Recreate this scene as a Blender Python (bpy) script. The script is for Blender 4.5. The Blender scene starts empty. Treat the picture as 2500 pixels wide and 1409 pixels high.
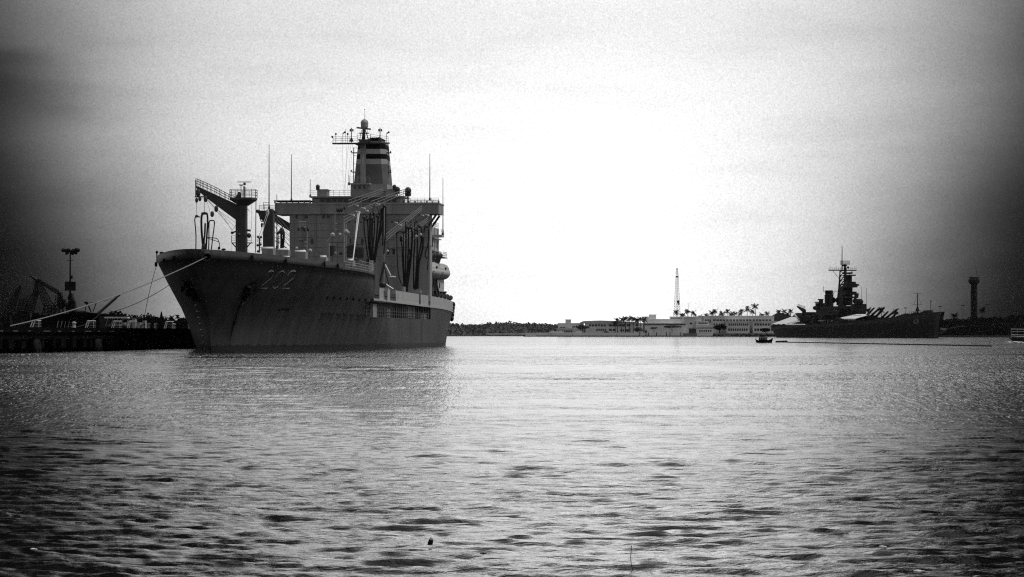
import bpy, math, random
import numpy as np
from mathutils import Vector, noise as mnoise
R = math.radians
random.seed(7)
sc = bpy.context.scene
COL = sc.collection
# ------------------------------------------------------------------ camera
F = 6950.0            # focal length in photo pixels (photo 2500 wide)
HY = 815.0            # row of the horizon
CH = 2.33             # camera height above the water
cam = bpy.data.cameras.new('camera'); camo = bpy.data.objects.new('camera', cam); COL.objects.link(camo)
cam.sensor_width = 36; cam.lens = 36 * F / 2500; cam.shift_y = (HY - 704.5) / 2500
cam.clip_start = 0.5; cam.clip_end = 60000
camo.location = (0, 0, CH); camo.rotation_euler = (R(90), 0, 0)
sc.camera = camo
sc.render.resolution_x = 1024; sc.render.resolution_y = 577
# ------------------------------------------------------------------ light
SUN_EL, SUN_AZ = 60.0, 98.0
w = bpy.data.worlds.new('World'); sc.world = w; w.use_nodes = True
nt = w.node_tree; N = nt.nodes; L = nt.links
for n in list(N): N.remove(n)
def wn(t, **k):
    n = N.new(t)
    for a, v in k.items(): setattr(n, a, v)
    return n
def mth(op, a, b=None, c=None, clamp=False):
    n = wn('ShaderNodeMath', operation=op); n.use_clamp = clamp
    for i, v in enumerate((a, b, c)):
        if v is None: continue
        if isinstance(v, (int, float)): n.inputs[i].default_value = v
        else: L.new(v, n.inputs[i])
    return n.outputs[0]
def ramp(src, stops, interp='B_SPLINE'):
    n = wn('ShaderNodeValToRGB'); cr = n.color_ramp; cr.interpolation = interp
    while len(cr.elements) < len(stops): cr.elements.new(0.5)
    for e, (p, v) in zip(cr.elements, stops): e.position = p; e.color = (v, v, v, 1)
    L.new(src, n.inputs[0]); return n.outputs[0]
sky = wn('ShaderNodeTexSky', sky_type='NISHITA', sun_disc=False, sun_elevation=R(SUN_EL), sun_rotation=R(SUN_AZ))
sky.air_density = 1.0; sky.dust_density = 3.0
bw = wn('ShaderNodeRGBToBW'); L.new(sky.outputs[0], bw.inputs[0])
tc = wn('ShaderNodeTexCoord'); sep = wn('ShaderNodeSeparateXYZ'); L.new(tc.outputs['Generated'], sep.inputs[0])
az = mth('MULTIPLY', mth('ARCTAN2', sep.outputs[0], sep.outputs[1]), 57.29578)      # degrees, 0 = towards the harbour mouth
el = mth('MULTIPLY', mth('ARCSINE', sep.outputs[2]), 57.29578)
# slow cloud noise
mp = wn('ShaderNodeMapping'); mp.inputs['Scale'].default_value = (1, 1, 2.6); L.new(tc.outputs['Generated'], mp.inputs[0])
n1 = wn('ShaderNodeTexNoise'); n1.inputs['Scale'].default_value = 9; n1.inputs['Detail'].default_value = 6; n1.inputs['Roughness'].default_value = .55; L.new(mp.outputs[0], n1.inputs[0])
n2 = wn('ShaderNodeTexNoise'); n2.inputs['Scale'].default_value = 1700; n2.inputs['Detail'].default_value = 3; n2.inputs['Roughness'].default_value = .8; L.new(tc.outputs['Generated'], n2.inputs[0])
azn = mth('ADD', az, mth('MULTIPLY', mth('SUBTRACT', n1.outputs[0], .5), 1.3))
# bright centre, vignette darkening put into the sides: az profile (0.5 = straight ahead, 1 deg = 1/60)
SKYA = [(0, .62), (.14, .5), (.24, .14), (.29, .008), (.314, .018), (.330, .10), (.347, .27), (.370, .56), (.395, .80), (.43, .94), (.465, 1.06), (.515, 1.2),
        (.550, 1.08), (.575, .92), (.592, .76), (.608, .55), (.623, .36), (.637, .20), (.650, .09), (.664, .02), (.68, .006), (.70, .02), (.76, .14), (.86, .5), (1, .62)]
SKYE = [(0, .98), (.05, 1.03), (.12, 1.05), (.17, .98), (.215, .78), (.26, 1.1), (.34, 1.7), (.44, 1.5), (.56, .7), (.70, .2), (1, .26)]   # elevation profile 0..30 deg; bright band added above the view to light the water
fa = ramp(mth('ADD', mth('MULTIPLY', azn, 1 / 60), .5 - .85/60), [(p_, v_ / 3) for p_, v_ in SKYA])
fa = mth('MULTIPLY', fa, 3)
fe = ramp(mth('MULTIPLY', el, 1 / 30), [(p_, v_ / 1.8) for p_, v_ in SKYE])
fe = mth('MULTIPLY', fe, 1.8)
# vignette put into the sky's sides, strongest low down and again high up
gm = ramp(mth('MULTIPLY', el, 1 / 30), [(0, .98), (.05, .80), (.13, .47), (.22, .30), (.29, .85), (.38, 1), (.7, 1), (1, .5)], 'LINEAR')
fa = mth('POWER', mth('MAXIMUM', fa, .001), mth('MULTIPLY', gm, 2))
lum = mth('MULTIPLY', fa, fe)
# dark streaks of cloud upper left
mp3 = wn('ShaderNodeMapping'); mp3.inputs['Scale'].default_value = (1, 1, 6); L.new(tc.outputs['Generated'], mp3.inputs[0])
n3 = wn('ShaderNodeTexNoise'); n3.inputs['Scale'].default_value = 14; n3.inputs['Detail'].default_value = 5; L.new(mp3.outputs[0], n3.inputs[0])
cl = ramp(n3.outputs[0], [(0, .90), (.38, .94), (.5, 1), (1, 1.02)], 'LINEAR')
lum = mth('MULTIPLY', lum, cl)
fine = mth('ADD', .50, mth('MULTIPLY', n2.outputs[0], .96))
lum = mth('MULTIPLY', lum, fine)
# two flat dark cloud streaks low in the left
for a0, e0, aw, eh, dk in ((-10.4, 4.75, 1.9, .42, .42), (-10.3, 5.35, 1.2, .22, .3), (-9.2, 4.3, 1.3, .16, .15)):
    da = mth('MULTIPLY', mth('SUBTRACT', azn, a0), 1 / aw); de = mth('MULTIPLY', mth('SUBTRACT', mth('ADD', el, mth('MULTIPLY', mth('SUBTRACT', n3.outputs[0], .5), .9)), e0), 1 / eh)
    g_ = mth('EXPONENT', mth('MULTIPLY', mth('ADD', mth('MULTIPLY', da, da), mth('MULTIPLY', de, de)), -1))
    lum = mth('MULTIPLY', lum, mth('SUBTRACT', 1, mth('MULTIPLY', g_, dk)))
SKY_LEVEL = 1.0       # evens the clear-sky texture so the bright centre sits at white
comb = wn('ShaderNodeCombineColor')
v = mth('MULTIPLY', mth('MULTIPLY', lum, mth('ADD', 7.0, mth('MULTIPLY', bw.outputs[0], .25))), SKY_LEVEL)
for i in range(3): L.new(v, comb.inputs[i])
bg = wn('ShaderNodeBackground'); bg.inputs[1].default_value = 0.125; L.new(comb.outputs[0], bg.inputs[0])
wo = wn('ShaderNodeOutputWorld'); L.new(bg.outputs[0], wo.inputs[0])
sl = bpy.data.lights.new('sun', 'SUN'); sl.energy = 2.0; sl.angle = R(12); sl.color = (1, .99, .98)
so = bpy.data.objects.new('sun', sl); COL.objects.link(so)
sd = Vector((math.sin(R(SUN_AZ)) * math.cos(R(SUN_EL)), math.cos(R(SUN_AZ)) * math.cos(R(SUN_EL)), math.sin(R(SUN_EL))))
so.rotation_euler = sd.to_track_quat('Z', 'Y').to_euler(); so.location = (0, 0, 300)
sc.cycles.use_denoising = False; sc.cycles.sample_clamp_indirect = 2; sc.cycles.filter_width = 1.2
vs = sc.view_settings; vs.view_transform = 'Standard'; vs.look = 'None'; vs.exposure = 0; vs.gamma = 1; vs.use_curve_mapping = False

# ------------------------------------------------------------------ materials
MATS = {}
def mat(name, v, rough=.6, var=.25, scale=.6, metal=0, boot=None, streak=False, bump=0, spec=.35):
    if name in MATS: return MATS[name]
    m = bpy.data.materials.new(name); m.use_nodes = True; t = m.node_tree; nn = t.nodes; ll = t.links
    p = nn['Principled BSDF']; p.inputs['Roughness'].default_value = rough; p.inputs['Metallic'].default_value = metal
    c = nn.new('ShaderNodeTexCoord'); mpp = nn.new('ShaderNodeMapping'); ll.new(c.outputs['Object'], mpp.inputs[0])
    if streak: mpp.inputs['Scale'].default_value = (1, 1, .08)
    no = nn.new('ShaderNodeTexNoise'); no.inputs['Scale'].default_value = scale; no.inputs['Detail'].default_value = 6; no.inputs['Roughness'].default_value = .65
    ll.new(mpp.outputs[0], no.inputs[0])
    r = nn.new('ShaderNodeMapRange'); r.inputs[1].default_value = .3; r.inputs[2].default_value = .7
    r.inputs[3].default_value = v * (1 - var); r.inputs[4].default_value = v * (1 + var); ll.new(no.outputs[0], r.inputs[0])
    out = r.outputs[0]
    if boot:      # boot topping / weed line below a ragged height
        s = nn.new('ShaderNodeSeparateXYZ'); ll.new(c.outputs['Object'], s.inputs[0])
        q = nn.new('ShaderNodeTexNoise'); q.inputs['Scale'].default_value = .9; q.inputs['Detail'].default_value = 5
        mq = nn.new('ShaderNodeMapping'); mq.inputs['Scale'].default_value = (1, 1, .3); ll.new(c.outputs['Object'], mq.inputs[0]); ll.new(mq.outputs[0], q.inputs[0])
        a = nn.new('ShaderNodeMath'); a.operation = 'MULTIPLY_ADD'; ll.new(q.outputs[0], a.inputs[0]); a.inputs[1].default_value = .9; a.inputs[2].default_value = boot - .45
        g = nn.new('ShaderNodeMath'); g.operation = 'GREATER_THAN'; ll.new(s.outputs[2], g.inputs[0]); ll.new(a.outputs[0], g.inputs[1])
        mx = nn.new('ShaderNodeMix'); mx.data_type = 'FLOAT'; ll.new(g.outputs[0], mx.inputs[0]); mx.inputs[2].default_value = .012; ll.new(out, mx.inputs[3]); out = mx.outputs[0]
        # plating: weld lines as faint dark lines, panel tone differences
        w2 = nn.new('ShaderNodeTexBrick'); w2.offset = .5; w2.inputs['Scale'].default_value = 1; w2.inputs['Brick Width'].default_value = 9; w2.inputs['Row Height'].default_value = 2.4
        w2.inputs['Mortar Size'].default_value = .03; w2.inputs['Color1'].default_value = (1, 1, 1, 1); w2.inputs['Color2'].default_value = (.8, .8, .8, 1); w2.inputs['Mortar'].default_value = (.6, .6, .6, 1)
        cx = nn.new('ShaderNodeCombineXYZ'); ll.new(s.outputs[1], cx.inputs[0]); ll.new(s.outputs[2], cx.inputs[1]); ll.new(cx.outputs[0], w2.inputs[0])
        mm = nn.new('ShaderNodeMath'); mm.operation = 'MULTIPLY'; ll.new(out, mm.inputs[0]); ll.new(w2.outputs[0], mm.inputs[1]); out = mm.outputs[0]
    cc = nn.new('ShaderNodeCombineColor')
    for i in range(3): ll.new(out, cc.inputs[i])
    ll.new(cc.outputs[0], p.inputs['Base Color'])
    if bump:
        b = nn.new('ShaderNodeBump'); b.inputs['Strength'].default_value = bump; b.inputs['Distance'].default_value = .1
        ll.new(no.outputs[0], b.inputs['Height']); ll.new(b.outputs[0], p.inputs['Normal'])
    p.inputs['Specular IOR Level'].default_value = spec
    MATS[name] = m; return m
HULL = mat('hull_paint', .052, .5, .6, .5, boot=.75, streak=True)
BULW = mat('bulwark_paint', .042, .5, .2, .6, streak=True)
GREY = mat('haze_grey_paint', .29, .55, .3, .5, streak=True)
GREYD = mat('dark_grey_paint', .05, .5, .3, .8)
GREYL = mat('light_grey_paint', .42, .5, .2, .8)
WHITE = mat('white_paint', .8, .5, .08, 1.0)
BLACK = mat('black_paint', .007, .6, .3, 1.0, spec=.1)
RUBBER = mat('black_rubber', .012, .65, .3, 2.0)
STEEL = mat('rigging_steel', .06, .5, .3, 2.0)
GLASS = mat('dark_glass', .01, .12, .1, 1.0)
ROPE = mat('pale_rope', .26, .8, .15, 4.0)
ROPED = mat('dark_rope', .08, .8, .2, 4.0)
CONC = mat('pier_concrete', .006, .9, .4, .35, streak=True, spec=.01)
DARK = mat('near_black', .006, .9, .4, 1.0, spec=.05)  # near-black base colour that puts silhouette darkness into the surfaces
WALL = mat('pale_wall', .74, .8, .15, .08)
WALL2 = mat('tan_wall', .55, .8, .2, .08)
ROOF = mat('roof_grey', .16, .8, .25, .1)
LEAF = mat('leaf', .07, .7, .5, .4, spec=.05)
LEAFD = mat('dark_leaf', .008, .9, .5, .4, spec=0)
BARK = mat('bark', .10, .9, .3, 1.0)
BSHIP = mat('old_warship_paint', .020, .6, .35, .25, streak=True, spec=.15)
BSHIPD = mat('old_warship_dark_paint', .015, .6, .35, .25, spec=.1)
CANV = mat('white_canvas', .85, .8, .06, .3)
ROCK = mat('rock', .06, .9, .5, .5)

# ------------------------------------------------------------------ mesh builder
SPLIT = set('hull_number number_shadow doorway wall_fitting rubbing_strake wing_brace railing draught_mark kingpost fender_timber deck_bulwark superstructure deck_edge fire_control_tower lower_balcony gallery_post equipment_box lamp_cluster step_platform deck_pipework hose_saddle deck_fitting davit davit_tower rolled_fender gun_director hull_opening fairlead mooring_post draught_mark porthole deck_gear covered_gear edge_strip piles tyre_fender window hatch door_rib satellite_dome aerial navigation_lamp bow_light bow_fittings stay wing_railing funnel_ladder halyard jetty_piles lamp_head post tent_pole boat_boom davit_arm signal_light_post radar_bar radar_antenna cargo_boom shelf'.split())
class MB:
    def __init__(s): s.v = []; s.f = []; s.sm = []
    def add(s, vs, fs, smooth=False):
        o = len(s.v); s.v += [tuple(v) for v in vs]; s.f += [tuple(i + o for i in f) for f in fs]; s.sm += [smooth] * len(fs); return s
    def box(s, a, b):
        x0, y0, z0 = a; x1, y1, z1 = b
        x0, x1 = min(x0, x1), max(x0, x1); y0, y1 = min(y0, y1), max(y0, y1); z0, z1 = min(z0, z1), max(z0, z1)
        return s.add([(x0, y0, z0), (x1, y0, z0), (x1, y1, z0), (x0, y1, z0), (x0, y0, z1), (x1, y0, z1), (x1, y1, z1), (x0, y1, z1)],
              [(3, 2, 1, 0), (4, 5, 6, 7), (0, 1, 5, 4), (1, 2, 6, 5), (2, 3, 7, 6), (3, 0, 4, 7)])
    def cbox(s, c, d): return s.box([c[i] - d[i] / 2 for i in range(3)], [c[i] + d[i] / 2 for i in range(3)])
    def tube(s, p, q, r, n=6, r2=None, caps=True):
        p = Vector(p); q = Vector(q); d = q - p
        if d.length < 1e-6: return s
        d.normalize(); a = d.orthogonal().normalized(); b = d.cross(a); r2 = r if r2 is None else r2
        vs = []
        for c, rr in ((p, r), (q, r2)):
            for k in range(n):
                t = 2 * math.pi * k / n; vs.append(c + (a * math.cos(t) + b * math.sin(t)) * rr)
        fs = [(k, (k + 1) % n, n + (k + 1) % n, n + k) for k in range(n)]
        if caps: fs += [tuple(range(n - 1, -1, -1)), tuple(range(n, 2 * n))]
        return s.add(vs, fs, n > 6)
    def path(s, pts, r, n=5):
        for a, b in zip(pts, pts[1:]): s.tube(a, b, r, n)
        return s
    def extr(s, pts, vec):
        n = len(pts); vec = Vector(vec); P = [Vector(p) for p in pts]
        return s.add(P + [p + vec for p in P], [tuple(range(n - 1, -1, -1)), tuple(range(n, 2 * n))] + [(k, (k + 1) % n, n + (k + 1) % n, n + k) for k in range(n)])
    def ell(s, c, r, nu=12, nv=8):
        vs = []; fs = []
        for j in range(nv + 1):
            ph = math.pi * j / nv
            for i in range(nu):
                th = 2 * math.pi * i / nu
                vs.append((c[0] + r[0] * math.sin(ph) * math.cos(th), c[1] + r[1] * math.sin(ph) * math.sin(th), c[2] + r[2] * math.cos(ph)))
        for j in range(nv):
            for i in range(nu):
                fs.append((j * nu + i, (j + 1) * nu + i, (j + 1) * nu + (i + 1) % nu, j * nu + (i + 1) % nu))
        return s.add(vs, fs, True)
    def lathe(s, c, prof, n=12):      # prof: (radius, z)
        vs = []; fs = []
        for r, z in prof:
            for i in range(n): vs.append((c[0] + r * math.cos(2 * math.pi * i / n), c[1] + r * math.sin(2 * math.pi * i / n), c[2] + z))
        for j in range(len(prof) - 1):
            for i in range(n): fs.append((j * n + i, j * n + (i + 1) % n, (j + 1) * n + (i + 1) % n, (j + 1) * n + i))
        fs += [tuple(range(n - 1, -1, -1)), tuple((len(prof) - 1) * n + i for i in range(n))]
        return s.add(vs, fs, False)
    def rail(s, pts, h, step, r=.035, rows=3):
        pts = [Vector(p) for p in pts]
        for k in range(1, rows + 1):
            o = Vector((0, 0, h * k / rows)); s.path([p + o for p in pts], r, 4)
        for a, b in zip(pts, pts[1:]):
            n = max(1, int((b - a).length / step))
            for i in range(n + 1): p = a.lerp(b, i / n); s.tube(p, p + Vector((0, 0, h)), r, 4)
        return s
    def lattice(s, p, q, w0, w1, n, r=.08):
        p = Vector(p); q = Vector(q); d = (q - p); D = d.normalized(); a = D.orthogonal().normalized(); b = D.cross(a); prev = None
        for k in range(n + 1):
            t = k / n; ww = w0 + (w1 - w0) * t; c = p + d * t
            cur = [c + a * sx * ww / 2 + b * sy * ww / 2 for sx, sy in ((1, 1), (1, -1), (-1, -1), (-1, 1))]
            for i in range(4): s.tube(cur[i], cur[(i + 1) % 4], r * .6, 4)
            if prev:
                for i in range(4): s.tube(prev[i], cur[i], r, 4); s.tube(prev[i], cur[(i + 1) % 4], r * .6, 4)
            prev = cur
        return s
    def clusters(s, gap=.06):
        n = len(s.v); par = list(range(n))
        def fd(a):
            while par[a] != a: par[a] = par[par[a]]; a = par[a]
            return a
        for f in s.f:
            for q in f[1:]: par[fd(q)] = fd(f[0])
        g = {}
        for i in range(n): g.setdefault(fd(i), []).append(i)
        K = list(g); V = np.array(s.v, dtype=float); bb = [(V[g[k]].min(0) - gap, V[g[k]].max(0) + gap) for k in K]; cp = list(range(len(K)))
        def fc(a):
            while cp[a] != a: cp[a] = cp[cp[a]]; a = cp[a]
            return a
        for i in range(len(K)):
            for j in range(i + 1, len(K)):
                if (bb[i][0] <= bb[j][1]).all() and (bb[j][0] <= bb[i][1]).all(): cp[fc(i)] = fc(j)
        lab = {}
        for i, k in enumerate(K):
            for q in g[k]: lab[q] = fc(i)
        out = {}
        for f, sm in zip(s.f, s.sm): out.setdefault(lab[f[0]], []).append((f, sm))
        return list(out.values())
    def obj(s, name, m, parent=None, loc=None):
        if name in SPLIT and parent is not None:
            cl_ = s.clusters()
            if 1 < len(cl_) <= 100:
                first = None
                for fs in cl_:
                    b = MB(); mp_ = {}
                    for f, sm in fs:
                        for q in f:
                            if q not in mp_: mp_[q] = len(b.v); b.v.append(s.v[q])
                        b.f.append(tuple(mp_[q] for q in f)); b.sm.append(sm)
                    o = b.obj1(name, m, parent, loc); first = first or o
                return first
        return s.obj1(name, m, parent, loc)
    def obj1(s, name, m, parent=None, loc=None):
        me = bpy.data.meshes.new(name); me.from_pydata(s.v, [], s.f); me.materials.append(m)
        me.polygons.foreach_set('use_smooth', s.sm); me.update()
        o = bpy.data.objects.new(name, me); COL.objects.link(o)
        if parent: o.parent = parent
        if loc: o.location = loc
        return o
def tag(o, label=None, cat=None, group=None, kind=None):
    if label: o['label'] = label
    if cat: o['category'] = cat
    if group: o['group'] = group
    if kind: o['kind'] = kind
    return o
def empty(name, loc, rz, label, cat, group=None):
    o = bpy.data.objects.new(name, None); COL.objects.link(o); o.location = loc; o.rotation_euler = (0, 0, rz)
    o.empty_display_size = 1; return tag(o, label, cat, group)
def W(px, py, D):          # world point seen at a photo pixel, D metres ahead
    return Vector(((px - 1250) / F * D, D, CH + (HY - py) / F * D))
def copy_tree(o, parent=None):
    c = o.copy(); COL.objects.link(c); c.parent = parent
    for ch in list(o.children): copy_tree(ch, c)
    return c

# ------------------------------------------------------------------ water
def fan(step_scale=1.0):
    rs = [0.5]
    while rs[-1] < 30000:
        r = rs[-1]
        if r < 18: d = .5
        elif r < 500: d = max(.07, r * .0034)
        else: d = r * (.0034 + (r - 500) / 30000)
        rs.append(r + d * step_scale)
    a = list(np.linspace(-12.5, 12.5, 700)); da = .1; x = 12.5
    ext = []
    while x < 180: x += da; da *= 1.09; ext.append(min(x, 180))
    ext = [e for e in ext if e < 179.9]
    an = [-e for e in reversed(ext)] + a + ext + [180.0]
    return np.array(rs), np.radians(np.array(an))
rs, an = fan()
rr, aa = np.meshgrid(rs, an, indexing='ij')
X = rr * np.sin(aa); Y = rr * np.cos(aa); Z = np.zeros_like(X)
rng = np.random.RandomState(3)
dr = np.gradient(rs)[:, None]
lat = np.abs(np.gradient(an))[None, :] * rr
patch = .62 + .55 * np.sin(X * .05 + 1.3 * np.sin(Y * .021)) * np.sin(Y * .037 + .8 * np.sin(X * .031))
for k in range(150):
    lam = .32 * (9 / .32) ** (rng.rand() ** 1.5); th = R(-12) + rng.randn() * .5
    kx = 2 * math.pi / lam * math.sin(th); ky = -2 * math.pi / lam * math.cos(th)
    amp = .0030 * lam ** .45 * (.4 + rng.rand()) * (1.05 if lam < 1.0 else .55 if lam < 2.2 else .26 + .5 * np.clip((rr - 60) / 120, 0, 1))
    fade = np.clip((lam / np.maximum(dr * 2.3, lat * 2.3) - .6), 0, 1) * np.clip(rr / 12, 0, 1)
    ph = kx * X + ky * Y + rng.rand() * 6.28 + 1.2 * np.sin(X * .13 + k) * np.sin(Y * .11 + 2 * k)
    s_ = np.sin(ph)
    Z += amp * (s_ + .28 * np.cos(2 * ph)) * fade * (patch if lam < 2.5 else 1)
nr, na = X.shape
verts = np.stack([X, Y, Z], -1).reshape(-1, 3)
ii = np.arange(nr * na).reshape(nr, na)
nxt = np.roll(ii, -1, axis=1)
q = np.stack([ii[:-1], nxt[:-1], nxt[1:], ii[1:]], -1).reshape(-1, 4)[:, ::-1]
me = bpy.data.meshes.new('water'); me.vertices.add(len(verts)); me.vertices.foreach_set('co', verts.ravel())
me.loops.add(q.size); me.loops.foreach_set('vertex_index', q.ravel().astype(np.int32)); me.polygons.add(len(q))
me.polygons.foreach_set('loop_start', np.arange(0, q.size, 4, dtype=np.int32)); me.polygons.foreach_set('loop_total', np.full(len(q), 4, np.int32))
me.update(calc_edges=True); me.validate(); me.polygons.foreach_set('use_smooth', [True] * len(me.polygons))
wm = bpy.data.materials.new('harbour_water'); wm.use_nodes = True; t = wm.node_tree; nn = t.nodes; ll = t.links
p = nn['Principled BSDF']; p.inputs['Base Color'].default_value = (.006, .006, .006, 1); p.inputs['Roughness'].default_value = .07; p.inputs['IOR'].default_value = 1.33
geo = nn.new('ShaderNodeNewGeometry')
def noi(scale, det, rough, sx=1, sy=1, dist=0):
    m_ = nn.new('ShaderNodeMapping'); m_.inputs['Scale'].default_value = (sx, sy, 1); ll.new(geo.outputs['Position'], m_.inputs[0])
    n_ = nn.new('ShaderNodeTexNoise'); n_.inputs['Scale'].default_value = scale; n_.inputs['Detail'].default_value = det
    n_.inputs['Roughness'].default_value = rough; n_.inputs['Distortion'].default_value = dist; ll.new(m_.outputs[0], n_.inputs[0]); return n_.outputs[0]
def wm_(op, a, b, clamp=False):
    n_ = nn.new('ShaderNodeMath'); n_.operation = op; n_.use_clamp = clamp
    for i, v_ in enumerate((a, b)):
        if isinstance(v_, (int, float)): n_.inputs[i].default_value = v_
        else: ll.new(v_, n_.inputs[i])
    return n_.outputs[0]
ripple = noi(3.2, 5, .6, .55, 1.0, .4)
chop = noi(.75, 3, .55, .45, 1.0, .6)
slick = noi(.018, 3, .6, .5, 1.6, 1.0)         # smoother and rougher patches of water
r_ = nn.new('ShaderNodeMapRange'); r_.inputs[1].default_value = .36; r_.inputs[2].default_value = .64; r_.inputs[3].default_value = .25; r_.inputs[4].default_value = 1.5; ll.new(slick, r_.inputs[0])
micro = noi(10, 3, .6, .6, 1.0, .2)
hgt = wm_('MULTIPLY', wm_('ADD', wm_('ADD', wm_('MULTIPLY', ripple, .045), wm_('MULTIPLY', micro, .012)), wm_('MULTIPLY', chop, .052)), r_.outputs[0])
# farther out the wind puts a short chop on the water
gust = noi(1.0, 3, .7, 2.2, .34)
g2 = nn.new('ShaderNodeMapRange'); g2.inputs[1].default_value = .36; g2.inputs[2].default_value = .64; g2.inputs[3].default_value = .2; g2.inputs[4].default_value = 2.0; ll.new(gust, g2.inputs[0])
sp = nn.new('ShaderNodeSeparateXYZ'); ll.new(geo.outputs['Position'], sp.inputs[0])
fr_ = nn.new('ShaderNodeMapRange'); fr_.inputs[1].default_value = 55; fr_.inputs[2].default_value = 130; ll.new(sp.outputs[1], fr_.inputs[0])
gm_ = nn.new('ShaderNodeMix'); gm_.data_type = 'FLOAT'; ll.new(fr_.outputs[0], gm_.inputs[0]); gm_.inputs[2].default_value = 1; ll.new(g2.outputs[0], gm_.inputs[3])
hgt = wm_('MULTIPLY', hgt, gm_.outputs[0])
bp = nn.new('ShaderNodeBump'); bp.inputs['Strength'].default_value = .8; bp.inputs['Distance'].default_value = 1.0
ll.new(hgt, bp.inputs['Height']); ll.new(bp.outputs[0], p.inputs['Normal'])
me.materials.append(wm); wo_ = bpy.data.objects.new('water', me); COL.objects.link(wo_); tag(wo_, kind='structure')
seabed = MB(); seabed.box((-30000, -30000, -13), (30000, 30000, -12)); tag(seabed.obj('seabed', DARK), kind='structure')

# ------------------------------------------------------------------ the oiler
SA = .095; CA = math.sqrt(1 - SA * SA); BX, BY = -40.8, 386.0
ship = empty('supply_ship', (BX, BY, 0), -math.asin(SA), 'big grey naval supply ship numbered 202 moored at the pier, bow towards the viewer', 'ship')
def SL(px, py, t):        # ship-local (port, aft, up) of the pixel's ray where it meets the frame t metres aft of the bow
    k = (px - 1250) / F
    s = (k * (BY + t * CA) - BX - t * SA) / (CA + k * SA); Yw = BY - s * SA + t * CA
    return Vector((s, t, CH + (HY - py) / F * Yw))
def to_world(p): return Vector((BX + p[0] * CA + p[1] * SA, BY - p[0] * SA + p[1] * CA, p[2]))
def interp(x, pts):
    if x <= pts[0][0]: return pts[0][1]
    for (a, va), (b, vb) in zip(pts, pts[1:]):
        if x <= b: return va + (vb - va) * (x - a) / (b - a)
    return pts[-1][1]
def stem(z): return interp(z, [(-3, 1), (0, 0), (3.4, -.6), (6, -3), (9.3, -8), (11.5, -11), (13.6, -13)])
def hb(t, z):
    f = max(0, min(1, z / 13.6)); ts = stem(z); tau = max(0, t - ts)
    E = 75 + (51 - 75) * f ** .85; pw = .78 + (.60 - .78) * f ** .85
    x = min(1, tau / E); b = 14.8 * (1 - (1 - x) ** 1.25) ** pw if x < 1 else 14.8
    if t > 130:
        u = (t - 130) / 63; g = min(1, max(0, z / 8))
        b -= (6.3 + (3.9 - 6.3) * g) * u ** 1.6
    return b
def zk(t): return interp(t, [(-14, 12.4), (10, 12.2), (53, 11.35)])
def ztop(t): return interp(t, [(-14, 13.75), (-4, 13.6), (8, 13.2), (20, 12.85), (33, 12.6)])
def zmain(t): return interp(t, [(53, 8.35), (193, 7.4)])
ZL = [-2, -.6, .5, 1.6, 2.6, 3.7, 4.9, 6.05, 7.2]
vcol = sorted(set([0, .3, .8, 1.5, 2.5, 4, 6, 8, 10, 13, 16, 20, 24, 28, 33, 38, 43, 47, 48.5, 50, 53, 53.01] + list(range(57, 121, 4)) + [122, 126, 130, 136, 142, 148, 154, 160, 166, 172, 178, 184, 189, 193]))
hm = MB()
def hullside(sg):
    idx = {}
    tops = 4
    for i, vc in enumerate(vcol):
        zt = zk(vc) if vc <= 53 else zmain(vc)
        zs = ZL + [7.2 + (zt - 7.2) * k / tops for k in range(1, tops + 1)]
        for j, z in enumerate(zs):
            ts = stem(z); t_ = vc + ts * max(0, 1 - vc / 45)
            if vc > 185 and z < 8: t_ -= (vc - 185) / 8 * (8 - z) * .45      # raked stern
            idx[i, j] = len(hm.v); hm.v.append((sg * hb(t_, z), t_, z))
    nj = len(ZL) + tops
    for i in range(len(vcol) - 1):
        for j in range(nj - 1):
            if sg > 0 and j in (6, 7) and 50 <= vcol[i] and vcol[i + 1] <= 122: continue
            if j == 6 and vcol[i] == 48.5: pass
            if sg > 0 and j == 7 and vcol[i] == 48.5: continue
            a, b, c, d = idx[i, j], idx[i + 1, j], idx[i + 1, j + 1], idx[i, j + 1]
            hm.f.append((a, b, c, d) if sg < 0 else (d, c, b, a)); hm.sm.append(vcol[i] != 53)
    return idx
iL = hullside(-1); iR = hullside(1); nj = len(ZL) + 4; last = len(vcol) - 1
for j in range(nj - 1): hm.f.append((iR[last, j], iL[last, j], iL[last, j + 1], iR[last, j + 1])); hm.sm.append(False)
for i in range(last): hm.f.append((iR[i, nj - 1], iR[i + 1, nj - 1], iL[i + 1, nj - 1], iL[i, nj - 1])); hm.sm.append(False)
hull = hm.obj('hull', HULL, ship)
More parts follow.
